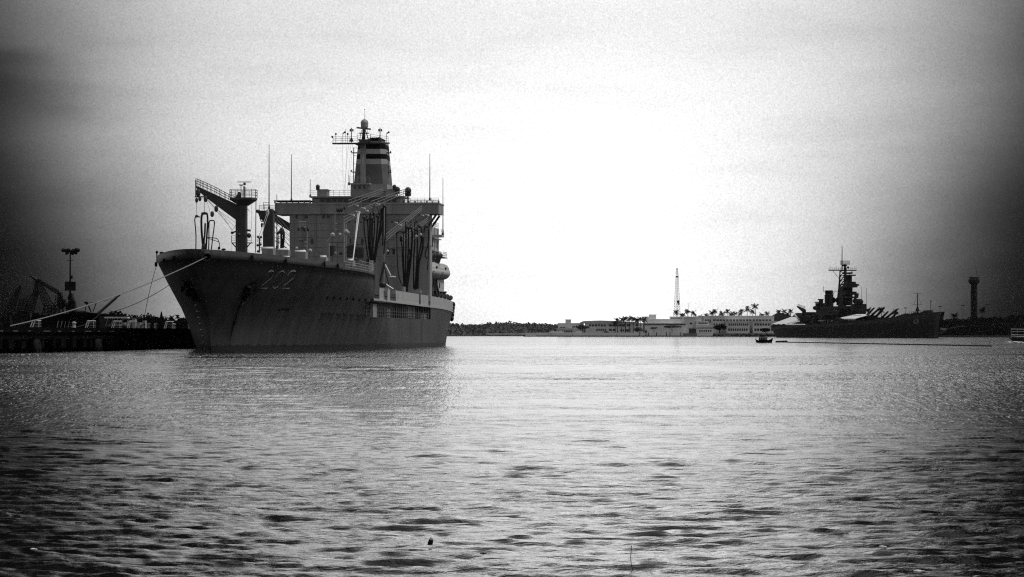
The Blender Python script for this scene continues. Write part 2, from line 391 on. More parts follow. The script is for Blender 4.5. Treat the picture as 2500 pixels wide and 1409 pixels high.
# bulwark round the bow
bm_ = MB(); bts = [x for x in vcol if x <= 33]
for sg in (-1, 1):
    pr = None
    for vc in bts:
        z0 = zk(vc) - .02; z1 = ztop(vc); t0 = vc + stem(z0) * max(0, 1 - vc / 45); t1 = vc + stem(z1) * max(0, 1 - vc / 45)
        b0 = hb(t0, z0); b1 = min(hb(t1, z1), b0 + 1.3)
        cur = [(sg * (b0 + .03), t0, z0), (sg * (b1 + .03), t1, z1), (sg * max(0, b1 - .25), t1 + .25, z1), (sg * max(0, b0 - .25), t0 + .25, z0)]
        if pr: bm_.add(pr + cur, [(0, 4, 5, 1), (1, 5, 6, 2), (2, 6, 7, 3)] if sg < 0 else [(1, 5, 4, 0), (2, 6, 5, 1), (3, 7, 6, 2)], True)
        pr = cur
bulwark = bm_.obj('bulwark', BULW, ship)
def HP(px, py, side=1, off=.06):     # first hull point under a pixel
    best = None; pv = None; t = -13.0
    while t < 190:
        p_ = SL(px, py, t); z = p_.z
        if t > stem(z) + .05:
            d_ = side * p_.x - hb(t, z)
            if pv is not None and pv > 0 >= d_: return Vector((p_.x + side * off, t - off, z))
            if pv is None and d_ <= 0: return Vector((p_.x + side * off, t - off, z))
            pv = d_
        t += .2
    return SL(px, py, 20)
# visible plates along the main deck edge: lighter bulwark panels
pm = MB()
for x0, x1 in ((926, 938), (946, 952), (966, 1022), (1027, 1045), (1050, 1105)):
    def edge(px):
        t = 53.5
        while t < 192 and SL(px, 730, t).x < 0 + hb(t, 8) and False: t += 1
        # find the frame where the port deck edge is seen at px
        best = min(np.arange(53.5, 190, .5), key=lambda tt: abs(SL(px, 730, tt).x - hb(tt, 8)))
        return best
    ta, tb = edge(x0), edge(x1); n_ = 6
    for k in range(n_):
        u0 = ta + (tb - ta) * k / n_; u1 = ta + (tb - ta) * (k + 1) / n_
        c = [(hb(u, 8) + o, u, z) for u in (u0, u1) for o in (.04, -.12) for z in (zmain(u) - .6, zmain(u) + 1.15)]
        pm.add(c, [(0, 1, 5, 4), (1, 3, 7, 5), (2, 6, 7, 3), (0, 4, 6, 2), (0, 2, 3, 1), (4, 5, 7, 6)])
pm.obj('deck_bulwark', GREYL, ship)
rb = MB()
for sg in (1, -1):
    for k in range(23):
        u0 = 52 + k * 6.1; u1 = u0 + 6.1
        z0, z1 = zmain(u0) - .75, zmain(u1) - .75
        rb.add([(sg * (hb(u0, z0) + .18), u0, z0 - .15), (sg * (hb(u1, z1) + .18), u1, z1 - .15), (sg * (hb(u1, z1) + .18), u1, z1 + .15), (sg * (hb(u0, z0) + .18), u0, z0 + .15),
                (sg * (hb(u0, z0) - .05), u0, z0 + .15), (sg * (hb(u1, z1) - .05), u1, z1 + .15)], [(0, 1, 2, 3), (3, 2, 5, 4)])
rb.obj('rubbing_strake', GREYL, ship)
# side gallery: inner wall, floor, ceiling, posts, pipes
ga = MB()
for sg in (1,):
    ga.box((sg * 12.3, 48, 4.7), (sg * 12.5, 123, 7.4)); ga.add([(12.3, 48, 4.85), (hb(48, 4.9) - .05, 48, 4.85), (hb(58, 4.9) - .05, 58, 4.85), (hb(70, 4.9) - .05, 70, 4.85), (14.75, 84, 4.85), (14.75, 123, 4.85), (12.3, 123, 4.85)], [(0, 1, 2, 3, 4, 5, 6)]); ga.add([(12.3, 48, 7.25), (hb(48, 7.2) - .05, 48, 7.25), (hb(60, 7.2) - .05, 60, 7.25), (14.75, 75, 7.25), (14.75, 123, 7.25), (12.3, 123, 7.25)], [(0, 1, 2, 3, 4, 5)])
    ga.box((sg * 12.3, 50, 4.75), (sg * 13.0, 50.2, 7.35)); ga.box((sg * 12.3, 122.8, 4.75), (sg * 14.7, 123, 7.35))
gal = ga.obj('side_gallery', GREYD, ship)
gp = MB()
for k in range(31):
    t_ = 51.5 + k * 2.33; r_0 = .07 if k % 3 else .13
    xg = hb(t_, 6) - .3; gp.tube((xg, t_, 4.88), (xg, t_, 7.22), r_0, 5)
for z in (5.4, 5.9): gp.path([(hb(u, 6) - .35, u, z) for u in (51, 60, 70, 80, 96, 122)], .045, 4)
gp.obj('gallery_post', mat('post_paint', .13, .6, .3, 2), gal)
gc = MB()
for t0, t1, z0, z1 in ((54, 58, 4.88, 6.9), (70, 73, 4.88, 6.3), (93, 98, 5.0, 6.9), (99.5, 104, 5.0, 6.9), (112, 120, 4.9, 5.9)): gc.box((12.9, t0, z0), (14.35, t1, z1))
gc.obj('equipment_box', GREY, gal)
# ---- marks on the hull
def stroke(m, pts, wd, side=1, off=.07):
    P = [HP(x, y, side, off) for x, y in pts]
    for a, b in zip(P, P[1:]): m.tube(a, b, wd, 4)
DIG = {'2': [(0, .28), (.12, .06), (.4, 0), (.75, .04), (.92, .2), (.85, .4), (.5, .62), (.1, .85), (0, 1), (.95, 1)],
       '0': [(.5, 0), (.15, .1), (0, .35), (0, .65), (.15, .9), (.5, 1), (.85, .9), (1, .65), (1, .35), (.85, .1), (.5, 0)]}
nm = MB(); ns_ = MB()
for ch, x0 in (('2', 642), ('0', 668), ('2', 696)):
    pts = [(x0 + u * 19 + (1 - v_) * 20 - 9, 661 + v_ * 43) for u, v_ in DIG[ch]]
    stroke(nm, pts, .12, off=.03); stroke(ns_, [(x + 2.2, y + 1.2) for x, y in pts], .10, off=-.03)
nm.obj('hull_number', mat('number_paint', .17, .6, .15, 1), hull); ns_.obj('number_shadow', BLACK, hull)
sc_ = MB()
for i in range(8): x = 798 + i * 16.2 - i * i * .12; stroke(sc_, [(x + 2, 723.5 + i * 1.0), (x - 1, 730 + i * 1.0)], .16)
for i in range(4): x = 681 + i * 7; stroke(sc_, [(x + 2, 753), (x, 758)], .14)
for i in range(7):
    x = 785 + i * 19 - i * i * .35; stroke(sc_, [(x, 766 + i * .75), (x + 12 - i * .7, 766.3 + i * .75 + .5)], .13)
sc_.obj('hull_opening', BLACK, hull)
# chocks round the bow
ck = MB(); ckb = MB()
for x, y, r_0, sd_ in ((614, 629, .5, 1), (696, 637, .5, 1), (790, 645, .5, 1), (823, 650, .5, 1), (428, 630, .35, -1), (404, 637, .35, -1)):
    c = HP(x, y, sd_, .2); ck.ell(c, (.14, r_0 * .8, r_0 * .9), 10, 6)
ck.obj('fairlead', BLACK, bulwark)
c = HP(501, 628, 1, .1); rg = MB(); pts = []
for k in range(13):
    a = 2 * math.pi * k / 12; pts.append(HP(501 + 11 * math.cos(a), 627 + 9 * math.sin(a), 1, .22))
rg.path(pts, .16, 6); cen = HP(501, 627, 1, .12)
for a, b in zip(pts, pts[1:]): ckb.add([cen, a, b], [(0, 1, 2), (2, 1, 0)])
rg.obj('bow_chock', GREYD, bulwark); ckb.obj('chock_opening', BLACK, bulwark)
# anchors with dark run-off below
for side, sh, fl1, fl2, st in ((1, [(592, 733), (603, 700)], [(603, 706), (617, 694), (631, 687)], [(600, 716), (614, 714), (628, 704)], [(596, 728), (583, 760), (570, 800), (561, 832)]),
                           (-1, [(484, 733), (470, 702), (461, 686)], [(468, 710), (456, 712), (455, 703)], [(470, 704), (462, 694), (449, 688)], [(474, 716), (480, 726), (486, 737)])):
    am = MB(); stroke(am, sh, .32, side, .35); stroke(am, fl1, .36, side, .4); stroke(am, fl2, .36, side, .4); cc_ = HP(*((603, 712) if side > 0 else (466, 712)), side, .3); am.ell(cc_, (.5, .9, .8), 10, 6)
    ao = am.obj('anchor', BLACK, ship)
    s2 = MB()
    P = [HP(x, y, side, .035) for x, y in st]; wd = [.55, .4, .28, .1]
    for k in range(len(P) - 1):
        a, b = P[k], P[k + 1]; s2.add([a + Vector((0, -wd[k], 0)), a + Vector((0, wd[k], 0)), b + Vector((0, wd[k + 1], 0)), b + Vector((0, -wd[k + 1], 0))], [(0, 1, 2, 3), (3, 2, 1, 0)])
    s2.obj('rust_streak', mat('old_rust', .05, .9, .3, 2), ao)
# draught marks by the stem
dm = MB()
for k in range(7): stroke(dm, [(478 + k * 3.2, 745 + k * 15), (481 + k * 3.2, 745 + k * 15)], .07, -1)
dm.obj('draught_mark', GREYL, hull)
# ---- superstructure
def fb(m, x0, y0, x1, y1, t, dep):      # box whose front fills the pixel rectangle at frame t
    a = SL(x0, y0, t); b = SL(x1, y1, t); return m.box((a.x, t, a.z), (b.x, t + dep, b.z))
TS = 125.0
h = MB(); a = SL(707, 521, TS); b = SL(1050, 521, TS)
h.box((a.x, TS, 7), (b.x, TS + 3, a.z)); h.box((a.x + 1, TS + 3, 7), (10.8, 160, a.z - 1.4))
house = h.obj('superstructure', GREY, ship)
h = MB(); fb(h, 671, 498, 1071, 522, TS - .6, 7.5); fb(h, 672, 496.5, 1072, 498, TS - .75, 7.8); fb(h, 706, 544, 840, 545.5, TS - .1, .3); fb(h, 760, 520.5, 815, 521.7, TS - .75, .3); fb(h, 950, 535, 1040, 536, TS - .2, .4)
brw = h.obj('bridge_wing', GREY, ship)
h = MB()
for x0, x1 in ((671, 757), (984, 1071)):
    if x0 < 700: fb(h, x0 - 3, 489.2, x1, 490.6, TS - .6, 6)
    n_ = 6
    for k in range(n_ + 1): xx = x0 + (x1 - x0) * k / n_; fb(h, xx - (1.0 if k % 2 else 1.6), 490, xx + (1.0 if k % 2 else 1.6), 497, TS - .5, .25)
    for yy in ((489.5, 493.5) if x0 > 700 else (495.5,)): fb(h, x0, yy, x1, yy + .8, TS - .45, .1)
h.obj('wing_railing', GREYD, brw)
h = MB(); p1 = SL(1065, 524, TS); p2 = SL(1046, 552, TS); h.tube(p1, p2, .22, 6); h.tube(p1 + Vector((0, 5, 0)), p2 + Vector((0, 5, 0)), .22, 6)
a, b, c, d = SL(669, 522, TS + 1), SL(669, 541, TS + 1), SL(709, 566, TS + 1), SL(709, 546, TS + 1); h.extr([a, b, c, d], (0, .5, 0))
for k in range(4): y0 = 556 + k * 12; h.tube(SL(670, y0 - 14, TS + 3), SL(708, y0 + 22, TS + 3), .05, 4)
h.obj('wing_brace', GREYD, brw)
h = MB()
for x0, y0, x1, y1 in ((721.5, 526, 727.5, 533.5), (744, 526, 751, 533.5), (786.5, 525.5, 793.5, 533), (797.5, 525.5, 804.5, 533)): fb(h, x0, y0, x1, y1, TS - .05, .4)
h.obj('window', GLASS, house)
h = MB()
rg_ = random.Random(12)
for k in range(26):
    x = rg_.uniform(712, 1040); y = rg_.uniform(548, 655); wd_ = rg_.choice((3, 5, 8, 14)); hh_ = rg_.choice((2, 3, 6, 9)); fb(h, x, y, x + wd_, y + hh_, TS - rg_.uniform(.15, .7), .8)
for y in (560, 578, 602, 624): fb(h, 708, y, 1049, y + .8, TS - .12, .2)
for x in (716, 770, 806, 858, 944, 1012): fb(h, x, 524, x + 1.3, 660, TS - .2, .25)
h.obj('wall_fitting', GREY, house)
h = MB()
for k in range(9): x = rg_.uniform(715, 1035); y = rg_.choice((583, 608, 632)); fb(h, x, y, x + 5.5, y + 13, TS - .04, .2)
for k in range(12): x = 850 + k * 15; fb(h, x, 540, x + 4, 544, TS - .04, .2)
h.obj('doorway', GLASS, house)
# wheelhouse
h = MB(); fb(h, 762, 480, 978, 497, TS + .6, 6); fb(h, 756, 479, 986, 481.5, TS - .5, 8); fb(h, 777, 463, 798, 480, TS + 1, 3); fb(h, 775, 462, 800, 464, TS + .9, 3.4); fb(h, 942, 463, 962, 480, TS + 1, 3); fb(h, 940, 461.5, 964, 463.5, TS + .9, 3.4)
wh = h.obj('wheelhouse', GREY, ship)
h = MB()
for k in range(13):
    xx = 781 + k * 14.6; fb(h, xx, 484.5, xx + 11, 493.5, TS + .5, .4)
h.obj('window', GLASS, wh)
h = MB(); h.rail([SL(757, 479, TS - .3), SL(777, 479, TS - .3)], 1.05, .9, .04); h.rail([SL(800, 479, TS - .3), SL(856, 479, TS - .3)], 1.05, .9, .04); h.rail([SL(962, 479, TS - .3), SL(985, 479, TS - .3)], 1.05, .9, .04); h.rail([SL(985, 496, TS), SL(1071, 496, TS)], .9, 1.2, .04)
h.obj('railing', GREYL, wh)
h = MB(); fb(h, 856, 450, 945, 480, TS + 4, 10); fb(h, 853, 447, 902, 450, TS + 2.5, 3); fb(h, 857, 463.5, 914, 464.8, TS + 3.8, .3); fb(h, 902, 466, 942, 467.3, TS + 3.7, .3)
dh = h.obj('deckhouse', GREY, ship)
h = MB(); h.rail([SL(854, 447, TS + 2.6), SL(903, 447, TS + 2.6)], 1.1, .7, .035); h.obj('railing', GREYL, dh)
h = MB()
for xx in (864, 875, 887): fb(h, xx, 455, xx + 5, 461, TS + 3.9, .3)
h.obj('porthole', GLASS, dh)
# funnel with painted bands
TF = TS + 12
def frus(m, y0, y1, s0=0, dep=9, g=0):       # a slice of the tapered funnel between two rows
    def ed(y): u = (y - 345) / (470 - 345); return 873 - 13 * u - g, 938 + 11 * u + g
    c = []
    for y in (y0, y1):
        xl, xr = ed(y); a = SL(xl, y, TF + s0); b = SL(xr, y, TF + s0); ch_ = .9
        c += [(a.x + ch_, a.y, a.z), (b.x - ch_, a.y, a.z), (b.x, a.y + ch_, a.z), (b.x - .3, a.y + dep - ch_, a.z), (b.x - ch_, a.y + dep, a.z), (a.x + ch_, a.y + dep, a.z), (a.x, a.y + dep - ch_, a.z), (a.x, a.y + ch_, a.z)]
    m.add(c, [tuple(range(7, -1, -1))[::-1], tuple(range(15, 7, -1))] + [(i, (i + 1) % 8, 8 + (i + 1) % 8, 8 + i)[::-1] for i in range(8)])
f_ = MB(); frus(f_, 401, 480); fun = f_.obj('funnel', mat('funnel_paint', .12, .55, .25, .5), ship)
PALE = mat('funnel_pale_paint', .36, .5, .15, 1)
for ya, yb, mt, nmz in ((388.2, 400.8, PALE, 'pale_band'), (376, 388, BLACK, 'dark_band'), (364, 375.8, PALE, 'pale_band'), (351.5, 363.8, BLACK, 'dark_band'), (345.5, 351.3, PALE, 'pale_band')):
    f_ = MB(); frus(f_, ya, yb); f_.obj(nmz, mt, fun)
f_ = MB(); c0 = SL(886, 470, TF - 1); c1 = SL(887, 345, TF - 1); f_.tube(c0, c1, .52, 12); f_.obj('exhaust_pipe', GREY, fun)
f_ = MB(); fb(f_, 898, 338, 932, 345.3, TF + 1, 5); 
for k in range(5): fb(f_, 903 + k * 5, 335.5, 906 + k * 5, 338, TF + 1.2, 3)
f_.obj('exhaust_cowl', BLACK, fun)
f_ = MB()
for x, sg, lo in ((863.5, -1, 462), (947.5, 1, 462)):
    a = SL(x, 360, TF + 2); b = SL(x + sg * .5, lo, TF + 2); f_.tube(a, b, .09, 5)
    for y in (361, 380, 400, 420, 445): f_.tube(SL(x, y, TF + 2), SL(x - sg * 12, y + 1, TF + 2), .05, 4)
    for y in (372, 419): fb(f_, x - 5 if sg < 0 else x - 8, y, x + 8 if sg < 0 else x + 6, y + 1.6, TF + 1.5, 1.4); xx = x + sg * 6; fb(f_, xx - 1, y - 4, xx + 1, y + .5, TF + 1.5, .4)
f_.obj('funnel_ladder', STEEL, fun)
# mast with yard platform, radar and dome
TM = TF - 2.5
k_ = MB(); fb(k_, 811, 348.6, 886, 351.2, TM, 1.4); fb(k_, 886, 348, 950, 350.2, TM + .5, 1.2); k_.extr([SL(860, 350, TM + .5), SL(886, 350, TM + .5), SL(886, 361, TM + .5)], (0, .3, 0))
k_.extr([SL(873, 340, TM - .6), SL(880, 350, TM - .6), SL(897, 350, TM - .6), SL(904, 340, TM - .6)], (0, 2, 0))
k_.tube(SL(887, 350, TM), SL(889, 306, TM), .38, 8, .2); mast = k_.obj('mast', STEEL, ship)
k_ = MB(); k_.rail([SL(813, 348, TM + .1), SL(873, 348, TM + .1)], 1.05, 1.3, .035); k_.rail([SL(905, 342, TM + .1), SL(948, 348, TM + .1)], 1.05, 1.1, .035); k_.rail([SL(872, 339, TM - .5), SL(904, 339, TM - .5)], .9, .6, .03); k_.obj('yard_railing', STEEL, mast)
k_ = MB()
for x, yt in ((858, 312), (928, 312)):
    k_.tube(SL(x, 348, TM + .3), SL(x, yt, TM + .3), .09, 5)
    for dx in (-3.2, 3.2): fb(k_, x + dx - 1.4, yt + 3, x + dx + 1.4, yt + 9, TM + .2, .25)
    fb(k_, x - 3, yt + 5, x + 3, yt + 6.4, TM + .2, .2); k_.lathe(SL(x, 346, TM + .3), [(.4, 0), (.15, .7)], 6)
k_.obj('aerial', STEEL, mast)
k_ = MB()
for x, yt, hx in ((837, 325, 5), (944, 325, 5), (849, 329, 0), (820, 329, 0), (813, 336, -2)):
    k_.tube(SL(x, 348, TM + .4), SL(x, yt, TM + .4), .06, 4); k_.tube(SL(x, yt + 1, TM + .4), SL(x + hx, yt - 2, TM + .4), .12, 5); k_.ell(SL(x + hx, yt - 2, TM + .4), (.18, .18, .2), 6, 5)
k_.tube(SL(844, 348, TM + .4), SL(844, 315, TM + .4), .04, 4); k_.obj('navigation_lamp', STEEL, mast)
k_ = MB(); k_.ell(SL(890, 301, TM), (.72, .72, .75), 16, 10); a = SL(890, 301, TM); k_.lathe((a.x, a.y, a.z - 1.2), [(.35, 0), (.68, .55), (.7, 1.1), (.3, 1.6)], 14); k_.obj('radome', mat('dome_grey', .33, .5, .1, 2), mast)
k_ = MB(); k_.tube(SL(890.5, 296, TM), SL(890.5, 268, TM), .05, 5, .03); k_.ell(SL(890.5, 267.5, TM), (.09, .09, .12), 6, 5); k_.tube(SL(889, 315, TM), SL(889, 306, TM), .25, 6); k_.obj('masthead_whip', STEEL, mast)
k_ = MB(); a = SL(870.5, 313.5, TM - .4); b = SL(905, 317.3, TM - .4); k_.extr([a, b, b + Vector((0, 0, .28)), a + Vector((0, 0, .28))], (0, .3, 0)); k_.tube(SL(887, 316, TM - .3), SL(887, 322, TM - .3), .2, 6); fb(k_, 876, 324, 899, 325.2, TM - .6, 1.2)
k_.tube(SL(878, 340, TM), SL(883, 318, TM), .06, 4); k_.tube(SL(901, 345, TM), SL(892, 318, TM), .1, 4); k_.tube(SL(896, 345, TM), SL(897, 300, TM), .05, 4); k_.obj('radar_bar', STEEL, mast)
# halyards
k_ = MB()
for x0, x1 in ((836, 838), (847, 842), (851, 839), (857, 847), (861, 851)): k_.tube(SL(x0, 351, TM), SL(x1, 475, TM - 3), .018, 3)
k_.obj('halyard', STEEL, mast)
# whip aerials of the ship
for x, y0, y1, t_ in ((657, 353, 510, 66), (711.5, 377, 490, TS), (757.5, 437, 480, TS), (1049.5, 376, 488, TS), (1081.5, 435, 572, 150), (852, 428, 450, TS + 4), (676, 475, 606, 60)):
    k_ = MB(); k_.tube(SL(x, y1, t_), SL(x, y0, t_), .11 if y1 - y0 > 60 else .05, 5, .05); k_.lathe(SL(x, y1 + 2, t_), [(.2, 0), (.16, .5)], 6); k_.obj('whip_aerial', STEEL, ship)
# satellite domes and searchlights on the wheelhouse roof
for x, y, r_0, t_ in ((776, 456, .38, TS + 1), (963, 456, .36, TS + 1), (970, 463, .5, TS), (996, 466, .62, TS)):
    k_ = MB(); p_ = SL(x, y, t_); k_.ell(p_, (r_0, r_0, r_0 * 1.1), 10, 8); k_.lathe((p_.x, p_.y, p_.z - r_0 * 1.6), [(r_0 * .8, 0), (r_0, r_0 * .9)], 10); k_.obj('satellite_dome', GREYD, ship)
    k_ = MB(); zb = SL(x, 480 if x < 980 else 497, t_).z; k_.tube((p_.x, p_.y, zb), (p_.x, p_.y, p_.z - r_0), .14, 6); k_.obj('dome_post', GREYD, ship)
# aft house, lit from port
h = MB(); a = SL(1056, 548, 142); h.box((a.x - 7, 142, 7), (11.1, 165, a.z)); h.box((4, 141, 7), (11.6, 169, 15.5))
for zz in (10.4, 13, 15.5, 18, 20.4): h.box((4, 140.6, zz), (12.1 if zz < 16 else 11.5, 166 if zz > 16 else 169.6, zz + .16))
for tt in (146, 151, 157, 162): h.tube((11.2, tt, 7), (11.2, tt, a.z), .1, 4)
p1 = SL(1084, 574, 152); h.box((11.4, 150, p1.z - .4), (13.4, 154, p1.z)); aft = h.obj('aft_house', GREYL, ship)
h = MB()
for zz, xx in ((18.8, 11.05), (16.3, 11.05), (13.7, 11.55), (11.1, 11.55)):
    for k in range(6): h.box((xx, 143.5 + k * 3.5, zz), (xx + .1, 144.6 + k * 3.5, zz + (1.0 if k % 3 else 1.7)))
h.obj('window', GLASS, aft)
h = MB(); h.rail([(11.0, 142.5, a.z), (11.0, 164.5, a.z)], 1.05, 2, .05); h.rail([(13.3, 150, p1.z), (13.3, 154, p1.z)], 1.0, 1.3, .04); h.rail([(12.5, 160, 17), (12.5, 166, 17)], 1, 1.5, .04); h.box((11.4, 160, 16.85), (12.6, 166, 17)); h.obj('railing', GREYD, aft)
# ---- fore mast crane: post, boom, platforms
TK = 22.0
c_ = MB(); a = SL(577.5, 538, TK); b = SL(602, 538, TK); zt = SL(590, 486, TK).z
c_.box((a.x, TK - .75, 10), (b.x, TK + .75, SL(590, 538, TK).z)); a2 = SL(587, 500, TK)
c_.box((a2.x, TK - .75, SL(590, 538, TK).z - .01), (b.x, TK + .75, zt)); c_.tube(((a2.x + a.x) / 2, TK - .85, 10), ((a2.x + a.x) / 2, TK - .85, SL(590, 545, TK).z), .1, 5)
cr = c_.obj('crane_post', GREYD, ship)
c_ = MB(); c_.extr([SL(477.5, 453, TK), SL(482, 464, TK), SL(499, 480, TK), SL(578, 539, TK), SL(590, 539, TK), SL(590, 505, TK)], (0, 1.0, 0)); c_.extr([SL(540, 502, TK - .1), SL(549, 506.5, TK - .1), SL(549, 508, TK - .1), SL(531, 504, TK - .1)], (0, 1.2, 0))
c_.tube(SL(478, 440, TK), SL(478, 481, TK), .1, 5); c_.tube(SL(476, 480.5, TK), SL(500, 480.5, TK), .1, 5)
boom = c_.obj('crane_boom', GREYD, ship)
c_ = MB()
for o in (0, 1.0):
    pts = [(478, 453), (497, 461.5), (522, 473), (550, 488), (575, 499), (588, 505.5)]
    P = [SL(x, y, TK) + Vector((0, o, 0)) for x, y in pts]
    for hgt_ in (.35, .7, 1.02): c_.path([q_ + Vector((0, 0, hgt_)) for q_ in P], .035, 4)
    for i in range(13): u = i / 12 * 5; j = min(4, int(u)); q_ = P[j].lerp(P[j + 1], u - j); c_.tube(q_, q_ + Vector((0, 0, 1.02)), .04, 4)
c_.obj('boom_railing', STEEL, boom)
c_ = MB(); a = SL(563, 483.5, TK); b = SL(626, 483.5, TK); cx = (a.x + b.x) / 2; hw = (b.x - a.x) / 2
ring = [(cx + hw * x, TK + 1.7 * y) for x, y in ((-1, -.4), (-.8, -1), (.8, -1), (1, -.4), (1, .4), (.8, 1), (-.8, 1), (-1, .4))]
c_.extr([(x, y, a.z - .3) for x, y in ring], (0, 0, .3))
c_.add([(x, y, a.z - .3) for x, y in ring] + [(a2.x - .1, TK - .8, a.z - 1.1), (b.x - 1.3, TK - .8, a.z - 1.1), (b.x - 1.3, TK + .8, a.z - 1.1), (a2.x - .1, TK + .8, a.z - 1.1)], [(0, 1, 8), (1, 2, 9, 8), (2, 3, 9), (3, 4, 10, 9), (4, 5, 10), (5, 6, 11, 10), (6, 7, 11), (7, 0, 8, 11)])
pf = c_.obj('lookout_platform', GREYD, ship)
c_ = MB(); c_.rail([(x, y, a.z) for x, y in ring + ring[:1]], 1.15, .75, .04); c_.obj('railing', STEEL, pf)
c_ = MB(); c_.tube(SL(596, 484, TK), SL(596, 455, TK), .13, 6); fb(c_, 579.5, 443.6, 613, 445, TK - .2, .25); fb(c_, 594, 446, 598.5, 452, TK - .3, .5); c_.tube(SL(588.5, 484, TK), SL(588.5, 452, TK), .06, 5); fb(c_, 584, 450.5, 592.5, 453, TK - .2, .4); c_.tube(SL(600, 484, TK), SL(600, 456, TK), .05, 4); c_.ell(SL(584, 477, TK), (.3, .3, .5), 8, 6); c_.ell(SL(580, 480, TK), (.25, .3, .3), 8, 6); c_.obj('radar_bar', STEEL, pf)
c_ = MB(); fb(c_, 565, 592, 578, 593.5, TK - .7, 1.6); fb(c_, 602, 592, 614, 593.5, TK - .7, 1.6); c_.tube(SL(566, 593, TK), SL(578, 606, TK), .09, 4); c_.tube(SL(612, 593, TK), SL(603, 604, TK), .09, 4); c_.rail([SL(565, 592, TK - .7), SL(578, 592, TK - .7)], .95, .4, .035); c_.rail([SL(602, 592, TK - .7), SL(613.5, 592, TK - .7)], .95, .35, .035)
c_.tube(SL(577, 565, TK), SL(567, 568, TK), .12, 5); c_.ell(SL(567, 568.5, TK), (.25, .2, .2), 8, 6); c_.tube(SL(603, 562, TK), SL(612, 563, TK), .16, 5); c_.ell(SL(608, 575, TK), (.32, .3, .35), 8, 6); c_.ell(SL(583.5, 573, TK - .9), (.25, .2, .2), 8, 6); c_.extr([SL(603, 510, TK), SL(606, 511, TK), SL(610, 517, TK)], (0, .1, 0))
c_.obj('lower_balcony', STEEL, cr)
c_ = MB()
for x0, y0, x1, y1, r_0 in ((503, 484, 577, 558, .02), (503, 484, 568, 562, .02), (503, 484, 560, 548, .02), (503, 484, 514, 520, .02), (528, 506, 519, 520, .02), (528, 510, 574, 543, .025), (528, 506, 566, 562, .02), (480, 494, 480.5, 528, .035), (499, 486, 499, 520, .035), (578, 546, 567, 562, .025), (566, 562, 566, 614, .02), (613.5, 486, 614, 560, .02), (604, 484, 604, 600, .02), (625, 487, 624, 617, .075)):
    c_.tube(SL(x0, y0, TK - .3), SL(x1, y1, TK - .3), r_0, 4)
for x, y, r_0 in ((480, 489, .24), (502, 486, .3), (528, 510, .3), (518, 523, .28), (484, 471, .35), (488, 485, .25)): c_.ell(SL(x, y, TK - .3), (r_0, .15, r_0 * 1.6), 8, 6)
c_.obj('rigging', STEEL, boom)
# foredeck hoses
def hose(px, t, r_, name='hose', parent=None):
    m_ = MB(); P = [SL(x, y, t) for x, y in px]
    Q = []
    for i in range(len(P) - 1):
        p0 = P[max(0, i - 1)]; p1 = P[i]; p2 = P[i + 1]; p3 = P[min(len(P) - 1, i + 2)]
        for k in range(4):
            u = k / 4; Q.append(.5 * ((2 * p1) + (p2 - p0) * u + (2 * p0 - 5 * p1 + 4 * p2 - p3) * u * u + (3 * p1 - p0 - 3 * p2 + p3) * u ** 3))
    Q.append(P[-1]); m_.path(Q, r_, 6); return m_.obj(name, RUBBER, parent or ship)
hose([(478, 610), (478.5, 580), (477.5, 560), (475.5, 535), (480, 529.5), (488, 530)], TK, .09)
hose([(496, 608), (494, 585), (492, 560), (492, 530), (496, 522), (505, 522)], TK, .17)
hose([(502, 521), (506, 524), (507, 545), (505, 575), (503, 608)], TK, .14)
hose([(501, 545), (500, 570), (498, 590), (500, 608)], TK, .14)
hose([(509, 609), (510, 590), (510, 560), (511, 541), (517, 538.5), (523, 540), (523, 552), (520, 575), (516, 609)], TK, .09)
hose([(504, 580), (520, 581), (530, 583), (535, 592), (537, 609)], TK, .06)
hose([(506, 581), (520, 586), (534, 591)], TK, .05)
k_ = MB(); k_.tube(SL(498, 612, TK), SL(498, 595, TK), .42, 8, .3); k_.ell(SL(480, 528, TK), (.25, .2, .2), 8, 6); k_.ell(SL(499, 521, TK), (.5, .25, .2), 8, 6); k_.ell(SL(534, 606, TK), (.15, .15, .25), 6, 5); k_.ell(SL(546, 609, TK), (.35, .2, .15), 6, 5); k_.obj('hose_saddle', STEEL, ship)
# jackstaff group at the bow tip
k_ = MB(); tj = 16
k_.tube(SL(383, 640, tj), SL(383, 618, tj), .09, 5); k_.ell(SL(383, 616, tj), (.2, .2, .22), 8, 6); fb(k_, 389.5, 615, 397.5, 621, tj, .6)
for x in (390, 393.5, 397): k_.tube(SL(x, 621, tj), SL(x, 632, tj), .06, 4)
fb(k_, 377.5, 640, 383, 651, tj, .4); k_.obj('bow_light', BLACK, ship)
# ---- second post with platform (starboard, mid foredeck)
TP = 62.0
c_ = MB(); a = SL(645.5, 517, TP); b = SL(668.5, 610, TP); c_.box((a.x, TP - .8, b.z - 1.5), (b.x, TP + .8, a.z)); c_.tube(SL(643, 604, TP), SL(643, 566, TP), .08, 5); c_.tube(SL(643, 566, TP), SL(646, 562, TP), .08, 5); post2 = c_.obj('derrick_post', GREYD, ship)
c_ = MB(); c_.extr([SL(629, 514, TP), SL(672, 514, TP), SL(672, 518, TP), SL(646, 545, TP), SL(634, 532, TP), SL(629, 518, TP)], (0, 1.2, 0)); c_.rail([SL(633, 514, TP), SL(672, 514, TP)], .8, .7, .04); c_.rail([SL(643, 512, TP), SL(657, 512, TP)], 1.15, .5, .045); c_.ell(SL(630, 516, TP), (.4, .3, .3), 8, 6); c_.ell(SL(663, 516, TP), (.5, .3, .4), 8, 6); c_.tube(SL(634, 532, TP), SL(638, 541, TP), .08, 4); c_.tube(SL(638, 541, TP), SL(646, 541, TP), .08, 4); c_.ell(SL(639.5, 550, TP), (.2, .15, .4), 8, 6); c_.obj('post_platform', GREYD, post2)
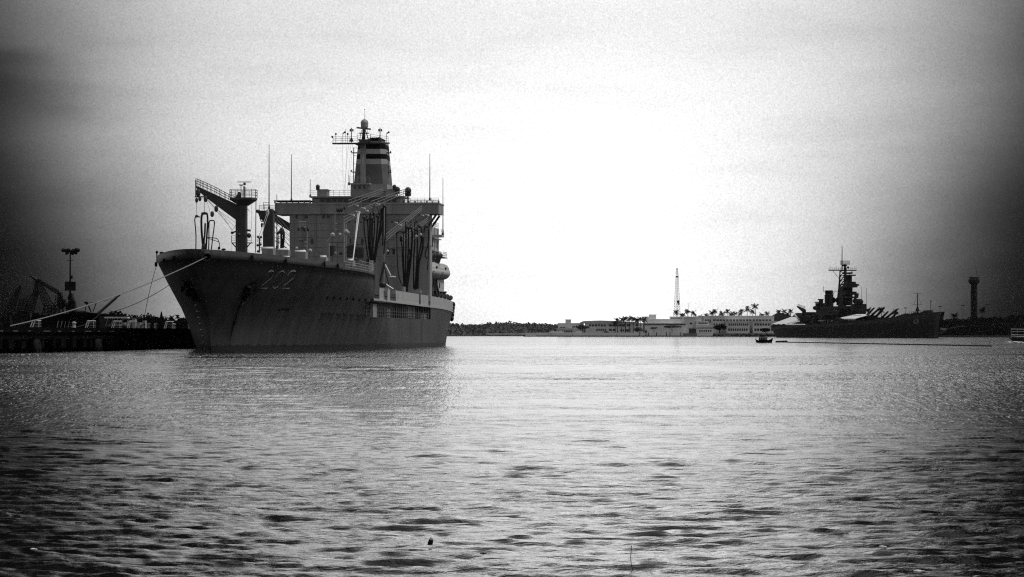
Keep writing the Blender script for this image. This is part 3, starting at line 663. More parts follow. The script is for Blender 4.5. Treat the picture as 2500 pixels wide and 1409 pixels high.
c_ = MB(); c_.tube(SL(656, 518, TP - .9), SL(631, 600, TP - 6), .05, 4); c_.tube(SL(652, 520, TP - .9), SL(628, 590, TP - 6), .05, 4); c_.ell(SL(653, 520, TP - .9), (.3, .2, .6), 8, 6)
for o in (0, 8, 18, 30): c_.tube(SL(670, 520 + o, TP), SL(707, 562 + o * 1.3, TP + 30), .03, 4)
c_.obj('rigging', GREYL, post2)
for pts, r_0 in (([(686, 612), (687, 590), (687, 572), (690, 562), (693, 570), (692, 590), (690, 612)], .2), ([(679, 612), (679, 590), (679, 575)], .1)): hose(pts, TP + 10, r_0)
k_ = MB(); k_.ell(SL(688, 565, TP + 9), (.45, .2, .6), 10, 8); k_.tube(SL(688.5, 552, TP + 9), SL(689, 560, TP + 9), .12, 5); k_.ell(SL(679.5, 569, TP + 9), (.2, .2, .3), 8, 6); k_.tube(SL(672, 588, TP + 9), SL(683, 594, TP + 9), .1, 4); k_.tube(SL(675, 581, TP + 9), SL(683, 582, TP + 9), .1, 4); k_.tube(SL(690, 600, TP + 9), SL(702, 607, TP + 9), .1, 4); k_.obj('hose_saddle', STEEL, ship)
k_ = MB(); k_.tube(SL(633.5, 617, 40), SL(633.5, 580, 40), .12, 5)
for x, y in ((630, 578.5), (637, 579), (629, 599), (636, 597), (630, 614)): k_.ell(SL(x, y, 40), (.2, .2, .2), 8, 6)
for i in range(5): fb(k_, 633, 586 + i * 6, 638.5, 587 + i * 6, 40, .2)
k_.obj('signal_light_post', STEEL, ship)
# deck boxes; white lids put the sunlit tops into the colour
for x0, y0, x1, y1, t_ in ((639, 607, 667, 622, 42), (721, 615, 746, 632, 48), (782, 628, 796, 640, 44), (671, 610, 703, 624, 60), (850, 636, 862, 650, 44)):
    k_ = MB(); fb(k_, x0, y0, x1, y1, t_, 2.2); k_.obj('deck_locker', GREY, ship)
    k_ = MB(); a, b = SL(x0 - .4, y0 + .5, t_ + .5), SL(x1 + .4, y0 + .5, t_ + .5); k_.tube(a, b, .3, 12); k_.obj('locker_sunlit_top', WHITE, ship)
# foredeck railing by the ladder, ladder, light post
k_ = MB(); pts = [(hb(t_, 11.5) - .3, t_, zk(t_) + .05) for t_ in (33, 40, 47, 53)]; k_.rail(pts, 1.1, 1.5, .04); k_.rail([(x, y + .5, z + 1.1) for x, y, z in pts[1:]], .5, 2, .04, 1); k_.obj('foredeck_railing', GREYL, ship)
k_ = MB()
for i in range(9): fb(k_, 902.3, 636 + i * 2.9, 910, 637.4 + i * 2.9, 51, .15)
fb(k_, 902, 636, 903, 662, 51, .2); fb(k_, 909.5, 636, 910.5, 662, 51, .2); k_.obj('accommodation_ladder', WHITE, ship)
# ---- mid-ship clutter in front of the house: kingposts, booms, pipes, lamps
k_ = MB()
fb(k_, 836.5, 543, 841, 640, 96, .5); fb(k_, 842.5, 548, 845, 640, 97, .4); fb(k_, 748, 560, 750.5, 620, 98, .3); fb(k_, 797, 592, 803, 640, 90, .6); fb(k_, 933.5, 505, 938, 690, 74, .35)
fb(k_, 816.5, 520, 818, 600, 96, .2)
kp = k_.obj('kingpost', GREY, ship)
k_ = MB()
for i, (x0, y0, x1, y1) in enumerate(((838, 546, 905, 508), (905, 508, 992, 470), (942, 588, 1030, 512), (850, 505, 935, 470), (978, 595, 1045, 540))):
    A, B = SL(x0, y0, 96 if i != 4 else 106), SL(x1, y1, 112 if i != 4 else 118); [k_.tube(A + Vector((0, 0, o)), B + Vector((0, 0, o * .6)), .055, 4) for o in (0, .55, 1.1)]; [k_.tube(A.lerp(B, u / 9), A.lerp(B, (u + 1) / 9) + Vector((0, 0, .8)), .03, 3) for u in range(9)]
k_.obj('cargo_boom', mat('boom_grey', .22, .5, .2, 1), kp)
k_ = MB()
for y, x0, x1 in ((592, 805, 842), (604, 842, 880), (597, 850, 888), (625, 858, 888), (616, 845, 872), (585, 925, 965), (571, 812, 822)): fb(k_, x0, y, x1, y + 1.2, 92, .3)
for x in (812, 824, 854, 862, 873, 884): fb(k_, x, 590, x + .9, 640, 92, .2)
for x0, y0, x1, y1 in ((845, 600, 870, 628), (872, 606, 888, 630), (805, 600, 815, 625), (828, 616, 834, 622)): fb(k_, x0, y0, x1, y1, 100, 2)
k_.obj('deck_pipework', GREYD, ship)
k_ = MB()
for i in range(3):
    fb(k_, 731, 540.5 + i * 6, 745, 541.6 + i * 6, 97, .5)
for x, y in ((743, 590), (743, 600), (818, 545.5), (818, 560.5), (839, 638)): fb(k_, x, y, x + 4, y + 1.0, 95, .5)
k_.obj('step_platform', WHITE, ship)
k_ = MB()
for x, y in ((729, 558), (738, 555), (743, 559), (752, 559), (824, 512), (829, 513), (834, 512), (841, 507)): k_.ell(SL(x, y, 95), (.22, .25, .42), 8, 6)
k_.obj('lamp_cluster', GREYD, kp)
for x, y, r_0 in ((812, 574, .42), (830, 573, .3), (845, 566, .45), (850, 568, .28), (863, 527, .28), (877, 520, .3), (889, 510, .25), (897, 516, .25), (873, 503, .2), (757, 612, .33), (819, 618, .22), (742, 612, .2), (724, 606, .25), (918, 605, .2), (946, 613, .25), (936, 572, .2), (978, 551, .22), (969, 545, .2), (1016, 577, .25), (1027, 573, .25), (1045, 527, .25), (1033, 527, .2), (925, 500, .2)):
    k_ = MB(); k_.ell(SL(x, y, 93), (r_0, r_0 * .8, r_0), 10, 8); q_ = SL(x, y, 93); k_.tube(q_, q_ + Vector((-r_0 * 2.2, .2, -r_0 * 2.5 if y > 560 else r_0)), r_0 * .3, 5); k_.obj('sheave_block', mat('sheave_grey', .5, .45, .15, 3), kp)
k_ = MB(); k_.tube(SL(877, 520, 90), SL(861, 640, 52), .09, 5); k_.tube(SL(873, 522, 90), SL(863, 625, 52), .05, 5); k_.obj('wire_fall', WHITE, kp)
k_ = MB(); k_.tube(SL(940, 646, 60), SL(953, 672, 60), .12, 5); k_.tube(SL(951, 675, 60), SL(966, 676, 60), .12, 5); k_.tube(SL(938, 692, 57), SL(960, 706, 57), .14, 6); k_.obj('davit_arm', WHITE, ship)
k_ = MB(); k_.tube(SL(938, 640, 56), SL(928, 690, 56), .22, 5); k_.tube(SL(928, 690, 56), SL(942, 700, 56), .2, 5); k_.tube(SL(938, 650, 56), SL(950, 696, 56), .12, 5); k_.ell(SL(934, 694, 56), (.6, .5, .5), 8, 6); k_.obj('boat_boom', STEEL, ship)
# hose bundles
B1 = [([(889, 533), (889, 560), (894, 600), (901, 645)], .11), ([(892, 528), (897, 535), (900, 600), (905, 640)], .12), ([(904, 520), (903, 580), (906, 640)], .15), ([(909, 530), (908, 570), (909, 600), (908, 640)], .16), ([(911, 528), (911, 506), (918, 505), (925, 516), (926, 530)], .07),
      ([(913, 520), (914, 560), (911, 600), (910, 645)], .1), ([(924, 520), (921, 560), (917, 600), (910, 648)], .13), ([(930, 510), (930, 540), (924, 580), (915, 640)], .15), ([(933, 508), (935, 530), (932, 560), (920, 600), (913, 640)], .15), ([(937, 500), (935, 520), (935, 560), (934, 600)], .13), ([(941, 505), (942, 520), (940, 580), (937, 620)], .12)]
for pts, r_0 in B1: hose(pts, 66, r_0)
B2 = [([(985, 567), (969, 567), (969, 585), (970, 640), (975, 680), (985, 700)], .09), ([(985, 567), (985, 620), (987, 680), (988, 712)], .1), ([(978, 578), (981, 600), (984, 660), (987, 708)], .12), ([(977, 590), (979, 577), (982, 590)], .12), ([(991, 556), (991, 600), (990, 660), (990, 712)], .15), ([(997, 553), (997, 600), (995, 650), (991, 712)], .14),
      ([(1003, 552), (1006, 570), (1004, 610), (998, 650), (994, 712)], .16), ([(1008, 565), (1006, 600), (1003, 640), (995, 700)], .12), ([(1013, 556), (1012, 600), (1010, 640), (1010, 705)], .14), ([(1018, 554), (1019, 600), (1017, 650), (1013, 708)], .15), ([(1024, 550), (1029, 560), (1029, 580), (1027, 600), (1020, 640), (1017, 706)], .14),
      ([(1033, 580), (1032, 605), (1026, 630), (1022, 650), (1020, 705)], .18), ([(1035, 570), (1036, 558), (1040, 550), (1045, 555), (1047, 575), (1044, 600), (1038, 620), (1042, 632)], .1), ([(1046, 560), (1046, 620), (1044, 660)], .1), ([(990, 541), (998, 545), (1005, 552), (1006, 565)], .07), ([(990, 541), (990, 560)], .07), ([(1012, 542), (1013, 560)], .09), ([(1018, 552), (1022, 549), (1027, 555)], .1)]
for pts, r_0 in B2: hose(pts, 104, r_0)
k_ = MB()
for x, y in ((889, 531), (896, 535), (908, 532), (922, 528), (938, 503)): k_.ell(SL(x, y, 66), (.35, .25, .3), 8, 6)
for x, y in ((969, 567), (985, 567), (995, 555), (1003, 556), (1014, 560), (1025, 553), (1028, 577), (1041, 552)): k_.ell(SL(x, y, 104), (.35, .25, .3), 8, 6)
k_.obj('hose_saddle', STEEL, ship)
k_ = MB()
for x0, y0, x1, y1, t_ in ((982, 700, 988, 712, 100), (1017, 708, 1027, 716, 108), (1003, 718, 1008, 726, 98), (956, 708, 966, 718, 64), (940, 704, 947, 712, 62)): fb(k_, x0, y0, x1, y1, t_, 1)
fb(k_, 1046.5, 590, 1047.8, 735, 112, .2); k_.obj('deck_fitting', GREYL, ship)
# aft deck rolled fenders and clutter
k_ = MB()
for i in range(6): k_.tube(SL(1052 + i * 8, 722 + i * 2, 148 + i * 5), SL(1060 + i * 8, 712 + i * 3, 153 + i * 5), .5, 8)
fb(k_, 1080, 713, 1089, 716, 160, 1); k_.obj('rolled_fender', RUBBER, ship)
k_ = MB()
for i in range(4): k_.tube(SL(1062 + i * 9, 722 + i * 2, 150 + i * 6), SL(1070 + i * 9, 735 + i * 2, 150 + i * 6), .08, 4)
k_.obj('stay', WHITE, ship)
k_ = MB(); e0 = Vector((hb(189, 6) + .1, 189, 6.0))
for i in range(5): k_.ell(e0 + Vector((.2 - i * .05, -.2 * i, 2.2 - i * .7)), (.45, .5, .6), 8, 6)
k_.obj('stern_fender', RUBBER, ship)

# ---- lifeboats and davits (boats hang, so they are things)
def lifeboat(px, py, t, lab):
    c = to_world(SL(px, py, t)); e = empty('lifeboat', c, -math.asin(SA), lab, 'lifeboat', 'enclosed lifeboats on the port davits')
    m_ = MB(); m_.ell((0, 0, -.1), (1.75, 4.5, 1.3), 16, 12); m_.obj('boat_hull', GREYL, e)
    m_ = MB(); m_.ell((0, 0, .45), (1.6, 4.0, 1.3), 16, 12); m_.obj('canopy', mat('lifeboat_canopy', .4, .5, .2, 1), e)
    m_ = MB(); m_.path([(1.6 * math.cos(a_), 4.4 * math.sin(a_), -.05) for a_ in [k * math.pi / 12 for k in range(25)]], .09, 5); m_.obj('rubbing_band', GREYD, e)
    m_ = MB(); 
    for yy in (-2.5, -1, .5): m_.cbox((.0, yy, 1.35), (.5, .5, .2)); m_.cbox((1.28, yy, .75), (.2, .55, .35))
    m_.obj('hatch', GLASS, e)
lifeboat(1054, 663, 136, 'nearer enclosed lifeboat hanging from the port davits of the supply ship')
lifeboat(1076, 666, 150, 'farther enclosed lifeboat hanging behind the other near the stern')
k_ = MB()
for x, t_ in ((1050, 132), (1058, 138), (1066, 147), (1072, 153)):
    a, b, c, d = SL(x + 3, 624, t_), SL(x - 4, 648, t_), SL(x - 7, 690, t_), SL(x, 722, t_)
    k_.tube(a, b, .3, 5); k_.tube(b, c, .2, 5); k_.tube(c, d, .2, 5); k_.ell(a, (.5, .4, .5), 8, 6)
k_.obj('davit', GREYD, ship)
k_ = MB(); fb(k_, 1028, 652, 1036, 676, 128, 1.5); fb(k_, 1030, 690, 1040, 722, 128, 2); fb(k_, 1060, 690, 1064, 722, 150, 2); k_.obj('davit_tower', BLACK, ship)

# ------------------------------------------------------------------ foliage tools
def leaves(m, c, r, n, size, rng, clumps=7):
    cs = []
    for k in range(clumps):
        a = rng.uniform(0, 6.28); q = rng.random() ** .5 * .62; cs.append((c[0] + r[0] * q * math.cos(a), c[1] + r[1] * q * math.sin(a), c[2] + r[2] * rng.uniform(-.35, .55), rng.uniform(.35, .6)))
    for i in range(n):
        k = rng.choice(cs); u = Vector((rng.gauss(0, 1), rng.gauss(0, 1), rng.gauss(0, 1))).normalized() * rng.uniform(.55, 1.05) * k[3]
        p = Vector((k[0] + u.x * r[0], k[1] + u.y * r[1], k[2] + u.z * r[2])); s = size * rng.uniform(.6, 1.4)
        a = Vector((rng.gauss(0, 1), rng.gauss(0, 1), rng.gauss(0, 1))).normalized(); b = a.orthogonal().normalized(); cc = a.cross(b)
        m.add([p - b * s, p + cc * s * .7, p + b * s, p - cc * s * .7], [(0, 1, 2, 3)])
def tree(px, py_top, py_base, D, wpx, name, label, leaf=LEAF, n=500, group=None, flat=False, trunks=1, zbase=None):
    S = F / D; base = W(px, py_base, D); top = W(px, py_top, D); H = top.z - base.z; r = wpx / S / 2
    e = empty(name, base, 0, label, 'tree', group); rng = random.Random(int(px * 7 + py_top)); rz = H * (.16 if flat else .36)
    m = MB(); leaves(m, (0, 0, H - rz * (1.0 if flat else 1.0)), (r, r * .8, rz), n, max(.25, r * .09), rng, 12 if flat else 8)
    m.obj('crown', leaf, e)
    m = MB()
    for k in range(max(trunks, 3)):
        a = rng.uniform(0, 6.28); q = r * (.7 if flat else .4)
        m.tube((0, 0, -.5), (math.cos(a) * .3, math.sin(a) * .3, H * .4), H * .035, 6, H * .028); m.tube((math.cos(a) * .3, math.sin(a) * .3, H * .4), (math.cos(a) * q, math.sin(a) * q * .6, H * .86), H * .024, 5, H * .01)
    m.obj('trunk', BARK if leaf is LEAF else DARK, e); return e
def palm_meshes(rng, H, R_, lean, mt):
    tr = MB(); pts = [Vector((lean * (k / 6) ** 2, 0, H * k / 6)) for k in range(7)]
    for k in range(6): tr.tube(pts[k], pts[k + 1], .38 - .03 * k, 6, .35 - .03 * k)
    cr = MB(); top = pts[-1]
    for k in range(22):
        a = 2 * math.pi * k / 22 + rng.uniform(-.2, .2); up = rng.uniform(-.5, 1.7); L_ = R_ * rng.uniform(.8, 1.1); d = Vector((math.cos(a), math.sin(a), 0)); pr = top
        side = Vector((-d.y, d.x, 0)); prev = top
        for j in range(1, 8):
            t = j / 7; p = top + d * L_ * t * (1 - .25 * t) + Vector((0, 0, L_ * (up * t - (.5 + .35 * up) * t * t)))
            wd = R_ * .3 * math.sin(math.pi * min(1, t * .85 + .12))
            cr.add([prev, p, p + side * wd + Vector((0, 0, -wd * .55))], [(0, 1, 2)]); cr.add([prev, p, p - side * wd + Vector((0, 0, -wd * .55))], [(0, 1, 2)]); prev = p
    return tr, cr
PALM = {}
def palm(px, py_top, py_base, D, rpx, label, dark=False, group='palm trees on the far shore'):
    rpx *= 1.25; S = F / D; b = W(px, py_base, D); t = W(px, py_top, D); R_ = rpx / S; H = t.z - b.z - R_ * .35
    e = empty('palm_tree', b, random.uniform(0, 6), label, 'palm tree', group); rng = random.Random(int(px * 3 + py_top))
    tr, cr = palm_meshes(rng, H, R_, rng.uniform(-1.2, 1.2), None)
    tr.obj('trunk', DARK if dark else mat('palm_trunk', .05, .9, .3, 1, spec=.05), e); cr.obj('crown', LEAFD if dark else LEAF, e)
    return e
def wood(name, label, xs, D, base_py, mt, n, size, depth=60, group=None, seed=1, cat='woodland', lump=1.2):
    # xs: list of (px, top_py): a wooded rise of real depth with leaf clumps on it
    rng = random.Random(seed); m = MB(); cols = []
    x0, x1 = xs[0][0], xs[-1][0]; nx = 60; ny = 6; S = F / D; zb = W(0, base_py, D).z
    def ht(px, v): return max(.5, (W(px, interp(px, xs), D + depth * .5).z - zb)) * math.sin(math.pi * min(1, .12 + v * .88) ** .8) 
    for j in range(ny + 1):
        v = j / ny
        for i in range(nx + 1):
            px = x0 + (x1 - x0) * i / nx; p = W(px, base_py, D); y = D + depth * v
            z = zb + ht(px, v) * .86 * (1 if j else 0) + (mnoise.noise(Vector((p.x * .08, y * .08, seed))) * lump if j else -1)
            cols.append((p.x * (y / D), y, z))
    m.add(cols, [(j * (nx + 1) + i, j * (nx + 1) + i + 1, (j + 1) * (nx + 1) + i + 1, (j + 1) * (nx + 1) + i) for j in range(ny) for i in range(nx)], True)
    for k in range(n):
        px = rng.uniform(x0, x1); v = rng.random() ** 1.3 * .75; y = D + depth * v; p0 = W(px, base_py, D); hh = ht(px, v) * .86
        cl = mnoise.noise(Vector((px * .11, v * 9, seed * 3.1)))
        z = zb + (rng.random() if v < .12 else 1) * hh + (cl + .5) * lump * 1.3 * rng.random()
        s = size * rng.uniform(.5, 1.5); a = Vector((rng.gauss(0, 1), rng.gauss(0, 1), rng.gauss(0, 1))).normalized(); b = a.orthogonal().normalized(); c = a.cross(b); q = Vector((p0.x * (y / D), y, z))
        m.add([q - b * s, q + c * s, q + b * s, q - c * s], [(0, 1, 2, 3)])
    o = m.obj(name, mt); return tag(o, label, cat, group, 'stuff')
# ------------------------------------------------------------------ pier on the left
def PS(s, t, z=0): return to_world((s, t, z))
pier = empty('pier', PS(-16.4, 60), -math.asin(SA), 'long dark concrete pier alongside the moored supply ship', 'pier')
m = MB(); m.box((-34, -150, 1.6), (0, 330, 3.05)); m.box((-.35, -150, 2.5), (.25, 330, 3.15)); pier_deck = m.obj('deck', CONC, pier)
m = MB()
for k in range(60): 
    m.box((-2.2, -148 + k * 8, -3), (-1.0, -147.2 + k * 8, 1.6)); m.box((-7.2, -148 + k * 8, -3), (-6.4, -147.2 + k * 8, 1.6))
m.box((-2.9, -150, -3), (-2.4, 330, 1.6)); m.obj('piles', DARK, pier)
def ring(m, c, R0, r, axis='x', n=18, k=8):
    vs = []; fs = []
    for i in range(n):
        a = 2 * math.pi * i / n
        for j in range(k):
            b = 2 * math.pi * j / k; q = R0 + r * math.cos(b)
            vs.append((c[0] + r * math.sin(b), c[1] + q * math.cos(a), c[2] + q * math.sin(a)))
    for i in range(n):
        for j in range(k): fs.append((i * k + j, ((i + 1) % n) * k + j, ((i + 1) % n) * k + (j + 1) % k, i * k + (j + 1) % k))
    m.add(vs, fs, True)
for tt in (-1, -29, -60, -92, 26):
    m = MB(); ring(m, (.8, tt, .55), .75, .42); m.tube((.2, tt, .55), (1.2, tt, .55), .5, 10); m.obj('tyre_fender', mat('tyre_rubber', .02, .9, .3, 2, spec=.02), pier)
m = MB()
for k in range(34): t0 = -130 + k * 7.2; m.box((.02, t0, 2.62), (.3, t0 + 3.4 * (.6 + .4 * math.sin(k * 2.3)), 2.72))
m.obj('edge_strip', mat('edge_strip_paint', .12, .8, .3, 1), pier)
m = MB()
for k in range(46): t0 = -135 + k * 5.1 + (k * 37 % 11) * .2; hh = .35 + (k * 53 % 7) * .1; m.box((.1, t0, .5), (.55, t0 + .8 + (k * 29 % 5) * .4, .5 + hh + .6))
m.obj('fender_timber', mat('fender_timber', .007, .95, .4, 1, spec=.01), pier)
# helper: things standing on the pier, seen at a pixel column s metres from the ship side edge
def onpier(px, s):
    k = (px - 1250) / F      # solve t for given s
    t = (k * (BY - s * SA) - BX - s * CA) / (SA - k * CA); return s, t
def pier_item(name, px, s, label, cat, group=None, z=3.05):
    s, t = onpier(px, s); p = PS(s, t, z); return empty(name, p, -math.asin(SA), label, cat, group), F / p.y
for i, (px, lab) in enumerate(((212, 'white tubular frame on the pier, left of the dark shed end'), (276, 'white tubular frame on the pier in front of the round tree clump'), (314, 'white tubular frame on the pier beside the pale machinery'), (404, 'white tubular frame on the pier just right of the pointed tree'), (78, 'white tubular frame on the pier at the far left'))):
    e, S = pier_item('access_frame', px, -20.5 - i % 2, lab, 'frame', 'white tubular frames on the pier')
    m = MB(); hgt = 19 / S * 1.0; wd = 20 / S; r_0 = .07
    for o in (0, 1.1): m.path([(-.25, o, 0), (.12, o, hgt), (.12 + wd * .75, o, hgt)], r_0, 5)
    m.tube((.12, 0, hgt), (.12, 1.1, hgt), r_0, 4); m.tube((.12 + wd * .75, 0, hgt), (.12 + wd * .75, 0, 0), r_0 * .5, 4); m.obj('tube_frame', WHITE, e)
    m = MB()
    for k in range(4): m.cbox((.3 + wd * .35, .5, hgt * (.2 + .2 * k)), (wd * .7, .5, .04))
    m.obj('shelf', GREYL, e)
for i, (px, lab) in enumerate(((350, 'pale rounded bollard at the pier edge near the tree clump'), (364, 'pale rounded bollard leaning left of the pointed tree'), (380, 'pale rounded bollard just left of the pointed tree'), (425, 'pale rounded bollard on the pier between frame and bow'), (463, 'pale rounded bollard on the pier touching the bow outline'), (181, 'pale bollard by the foot of the floodlight mast'))):
    e, S = pier_item('bollard', px, -17.6, lab, 'bollard', 'bollards along the pier edge')
    m = MB(); m.lathe((0, 0, 0), [(.34, 0), (.24, .12), (.2, .5), (.3, .68), (.3, .8), (.12, .92)], 10); m.obj('bollard_post', GREYL, e); m = MB(); m.cbox((0, 0, .03), (.9, .9, .06)); m.obj('base_plate', GREYD, e)
e, S = pier_item('machinery_skid', 328, -22, 'pale grey generator skid on the pier behind the bollards', 'machine'); m = MB()
for k in range(5): m.cbox((-1.6 + k * .8, 0, .5 + .15 * (k % 3)), (.45, 1.1, 1.0 + .3 * (k % 3)))
m.obj('machine_body', GREYL, e); m = MB(); m.cbox((0, 0, .05), (4.6, 1.5, .1)); m.tube((-2, 0, 1.5), (1.4, 0, 1.7), .1, 6); m.obj('skid_frame', GREYD, e)
e, S = pier_item('dark_crate', 441, -19, 'small dark crate standing on the pier near the bow', 'crate'); m = MB(); m.cbox((0, 0, .32), (.9, .9, .5)); m.cbox((0, 0, .62), (1.1, 1.0, .1)); m.obj('crate_box', DARK, e); m = MB(); m.cbox((0, 0, .03), (.8, .8, .06)); m.obj('crate_feet', DARK, e)
e, S = pier_item('flat_trailer', 286, -24, 'low white flatbed trailer on the pier in front of the round trees', 'trailer'); m = MB(); m.cbox((0, 0, 1.75), (3.6, 1.6, .22)); m.obj('bed', WHITE, e)
m = MB()
for k in range(5): m.tube((-1.6 + k * .8, -.6, .5), (-1.3 + k * .8, -.6, 1.65), .05, 4)
m.cbox((0, 0, .6), (3.4, 1.0, .18)); m.obj('trailer_frame', GREYL, e)
for x in (-1.2, 1.3):
    for y in (-.7, .7): m = MB(); m.tube((x, y - .12, .36), (x, y + .12, .36), .36, 10); m.obj('wheel', RUBBER, e)
# dark shed with sloping roof behind the frames
D0 = 470; a = W(170, 790, D0); e = empty('pier_shed', (a.x, D0, 3.0), 0, 'black dockside shed with sloping roof edge behind the mooring ropes', 'shed')
def rel(px, py, D, o): return W(px, py, D) - Vector(o.location)
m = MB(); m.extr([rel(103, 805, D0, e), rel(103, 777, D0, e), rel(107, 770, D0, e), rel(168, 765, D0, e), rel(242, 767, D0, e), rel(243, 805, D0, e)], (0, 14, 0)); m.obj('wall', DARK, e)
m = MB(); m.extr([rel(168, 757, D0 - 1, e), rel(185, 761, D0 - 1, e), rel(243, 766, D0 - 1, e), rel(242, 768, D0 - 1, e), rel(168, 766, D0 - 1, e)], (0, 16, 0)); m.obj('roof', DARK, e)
m = MB()
for k in range(5): m.extr([rel(138 + k * 9, 802, D0 - .4, e), rel(142 + k * 9, 784, D0 - .4, e), rel(143 + k * 9, 784, D0 - .4, e), rel(139 + k * 9, 802, D0 - .4, e)], (0, .1, 0))
m.obj('door_rib', GREYL, e)
m = MB()
for o in (0, 5):
    for y in (746, 754, 762): m.tube(rel(108, y, D0 + o, e), rel(170, y, D0 + o, e), .08, 4)
    for x in range(108, 172, 9): m.tube(rel(x, 746, D0 + o, e), rel(x, 772, D0 + o, e), .08, 4)
m.tube(rel(108, 746, D0, e), rel(101, 775, D0, e), .08, 4); m.obj('roof_railing', DARK, e)
# floodlight mast
D0 = 640; e = empty('floodlight_mast', W(171, 812, D0), 0, 'tall black floodlight mast carrying a square board above the shed', 'light mast')
m = MB(); m.tube(rel(171, 812, D0, e), rel(171.5, 618, D0, e), .30, 8, .14); m.tube(rel(163, 636, D0, e), rel(180, 636, D0, e), .07, 4); m.obj('pole', DARK, e)
m = MB()
for i, (x, y) in enumerate(((154, 611), (160, 612), (167, 611), (173, 614), (179, 612), (185, 617), (191, 611), (164, 617), (186, 610), (177, 618))): m.ell(rel(x, y, D0, e), (.42, .5, .45), 10, 6)
m.tube(rel(152, 614, D0, e), rel(193, 614, D0, e), .1, 5); m.ell(rel(162, 620, D0, e), (.3, .3, .2), 8, 5); m.obj('lamp_head', BLACK, e)
m = MB(); q0 = rel(158, 710, D0 - 1, e); q1 = rel(184.5, 687.5, D0 - 1, e); m.box(q0, (q1.x, q1.y + .3, q1.z)); m.obj('board', BLACK, e)
m = MB(); q0 = rel(172, 681, D0 - .5, e); q1 = rel(177, 673, D0 - .5, e); m.box(q0, (q1.x, q1.y + .5, q1.z)); m.obj('junction_box', BLACK, e)
# quay land carrying the cranes, far left
m = MB(); m.box((-420, 760, -2), (-70, 1500, 2.2)); tag(m.obj('quay', CONC), kind='structure')
# dock cranes
D0 = 900
def crane(lab, base, parts, thick=.35):
    e = empty('dock_crane', W(base[0], 815 - 0, D0), 0, lab, 'crane', 'lattice cranes of the dockyard')
    e.location.z = 2.2
    for nm_, kind, pts in parts:
        m = MB()
        if kind == 'lat': m.lattice(rel(*pts[0], D0, e), rel(*pts[1], D0, e), pts[2], pts[3], pts[4], .13)
        elif kind == 'poly': m.extr([rel(x, y, D0, e) for x, y in pts], (0, 4, 0))
        elif kind == 'line':
            for (x0, y0, x1, y1) in pts: m.tube(rel(x0, y0, D0, e), rel(x1, y1, D0, e), .07, 4)
        elif kind == 'legs':
            for (x0, y0, x1, y1) in pts:
                m.tube(rel(x0, y0, D0, e), rel(x1, y1, D0, e), .3, 5); m.tube(rel(x0, y0, D0 + 5, e), rel(x1, y1, D0 + 5, e), .3, 5)
        m.obj(nm_, BLACK, e)
    return e
crane('leaning lattice crane farthest left with its jib raised to the right', (14, 0), [('cab', 'poly', [(7, 805), (7, 776), (12, 770), (24, 772), (26, 805)]), ('jib', 'lat', [(17, 775), (50, 697), 2.2, .5, 12]), ('stay_wires', 'line', [(8, 772, 50, 697), (2, 770, 40, 712)]), ('undercarriage', 'legs', [(9, 790, 7, 815), (23, 790, 26, 815)])])
crane('broad dock crane second from left with bent double jib', (57, 0), [('cab', 'poly', [(42, 772), (44, 760), (52, 758), (72, 762), (73, 775), (66, 782), (47, 782)]), ('tower', 'lat', [(57, 760), (56, 730), 2.6, 1.6, 5]), ('jib', 'lat', [(69, 762), (89, 712), 2.4, 1.2, 9]), ('jib_head', 'lat', [(86, 722), (89, 684), 1.2, .5, 5]), ('jib_tip', 'poly', [(73, 675), (76, 673), (92, 684), (90, 688), (84, 685)]), ('stay_wires', 'line', [(55, 730, 86, 715), (51, 718, 50, 760), (60, 728, 70, 760), (88, 688, 84, 740)]), ('undercarriage', 'legs', [(48, 782, 45, 815), (68, 782, 71, 815)])])
crane('tall dock crane third from left with a long diagonal jib and luffing stay', (144, 0), [('tower', 'lat', [(143, 790), (144, 722), 2.8, 1.5, 8]), ('cab', 'poly', [(139, 748), (141, 715), (148, 713), (150, 728), (155, 730), (155, 745), (150, 755)]), ('jib', 'lat', [(127, 765), (91, 686), 2.6, 1.0, 12]), ('back_stay', 'lat', [(91, 684), (142, 714), .6, .9, 12]), ('stay_wires', 'line', [(91, 684, 105, 705), (105, 705, 140, 716), (92, 690, 112, 712)]), ('undercarriage', 'legs', [(136, 790, 133, 815), (151, 790, 155, 815)])])
crane('small dock crane partly behind the floodlight mast', (170, 0), [('tower', 'lat', [(176, 790), (174, 728), 2.2, 1.2, 8]), ('cab', 'poly', [(165, 728), (168, 717), (175, 716), (176, 728), (181, 735), (184, 758), (172, 760)]), ('jib', 'lat', [(170, 755), (155, 735), 1.2, .6, 5]), ('stay_wires', 'line', [(170, 720, 155, 740)]), ('undercarriage', 'legs', [(168, 790, 166, 815), (182, 790, 184, 815)])])
# mobile crane with telescopic boom, and the little A frame
D0 = 480; e = empty('mobile_crane', W(240, 803, D0), 0, 'mobile crane behind the shed with its pale telescopic boom rising right', 'crane'); 
m = MB(); m.tube(rel(238, 767, D0, e), rel(284, 727, D0, e), .28, 6, .22); m.tube(rel(282, 728, D0, e), rel(293, 720, D0, e), .16, 6); m.obj('boom', GREYD, e)
m = MB(); m.extr([rel(228, 803, D0, e), rel(228, 770, D0, e), rel(236, 764, D0, e), rel(243, 768, D0, e), rel(243, 803, D0, e)], (0, 3, 0)); m.obj('cab', DARK, e)
m = MB(); m.tube(rel(213, 739, D0, e), rel(222, 762, D0, e), .12, 5); m.tube(rel(212, 738, D0, e), rel(207, 762, D0, e), .08, 5); m.tube(rel(236, 737, D0, e), rel(227, 761, D0, e), .08, 5); m.tube(rel(217, 740, D0, e), rel(236, 737, D0, e), .05, 4); m.tube(rel(236, 737, D0, e), rel(277, 731, D0, e), .03, 4); m.ell(rel(210, 739, D0, e), (.35, .3, .2), 8, 5); m.obj('gantry', DARK, e)
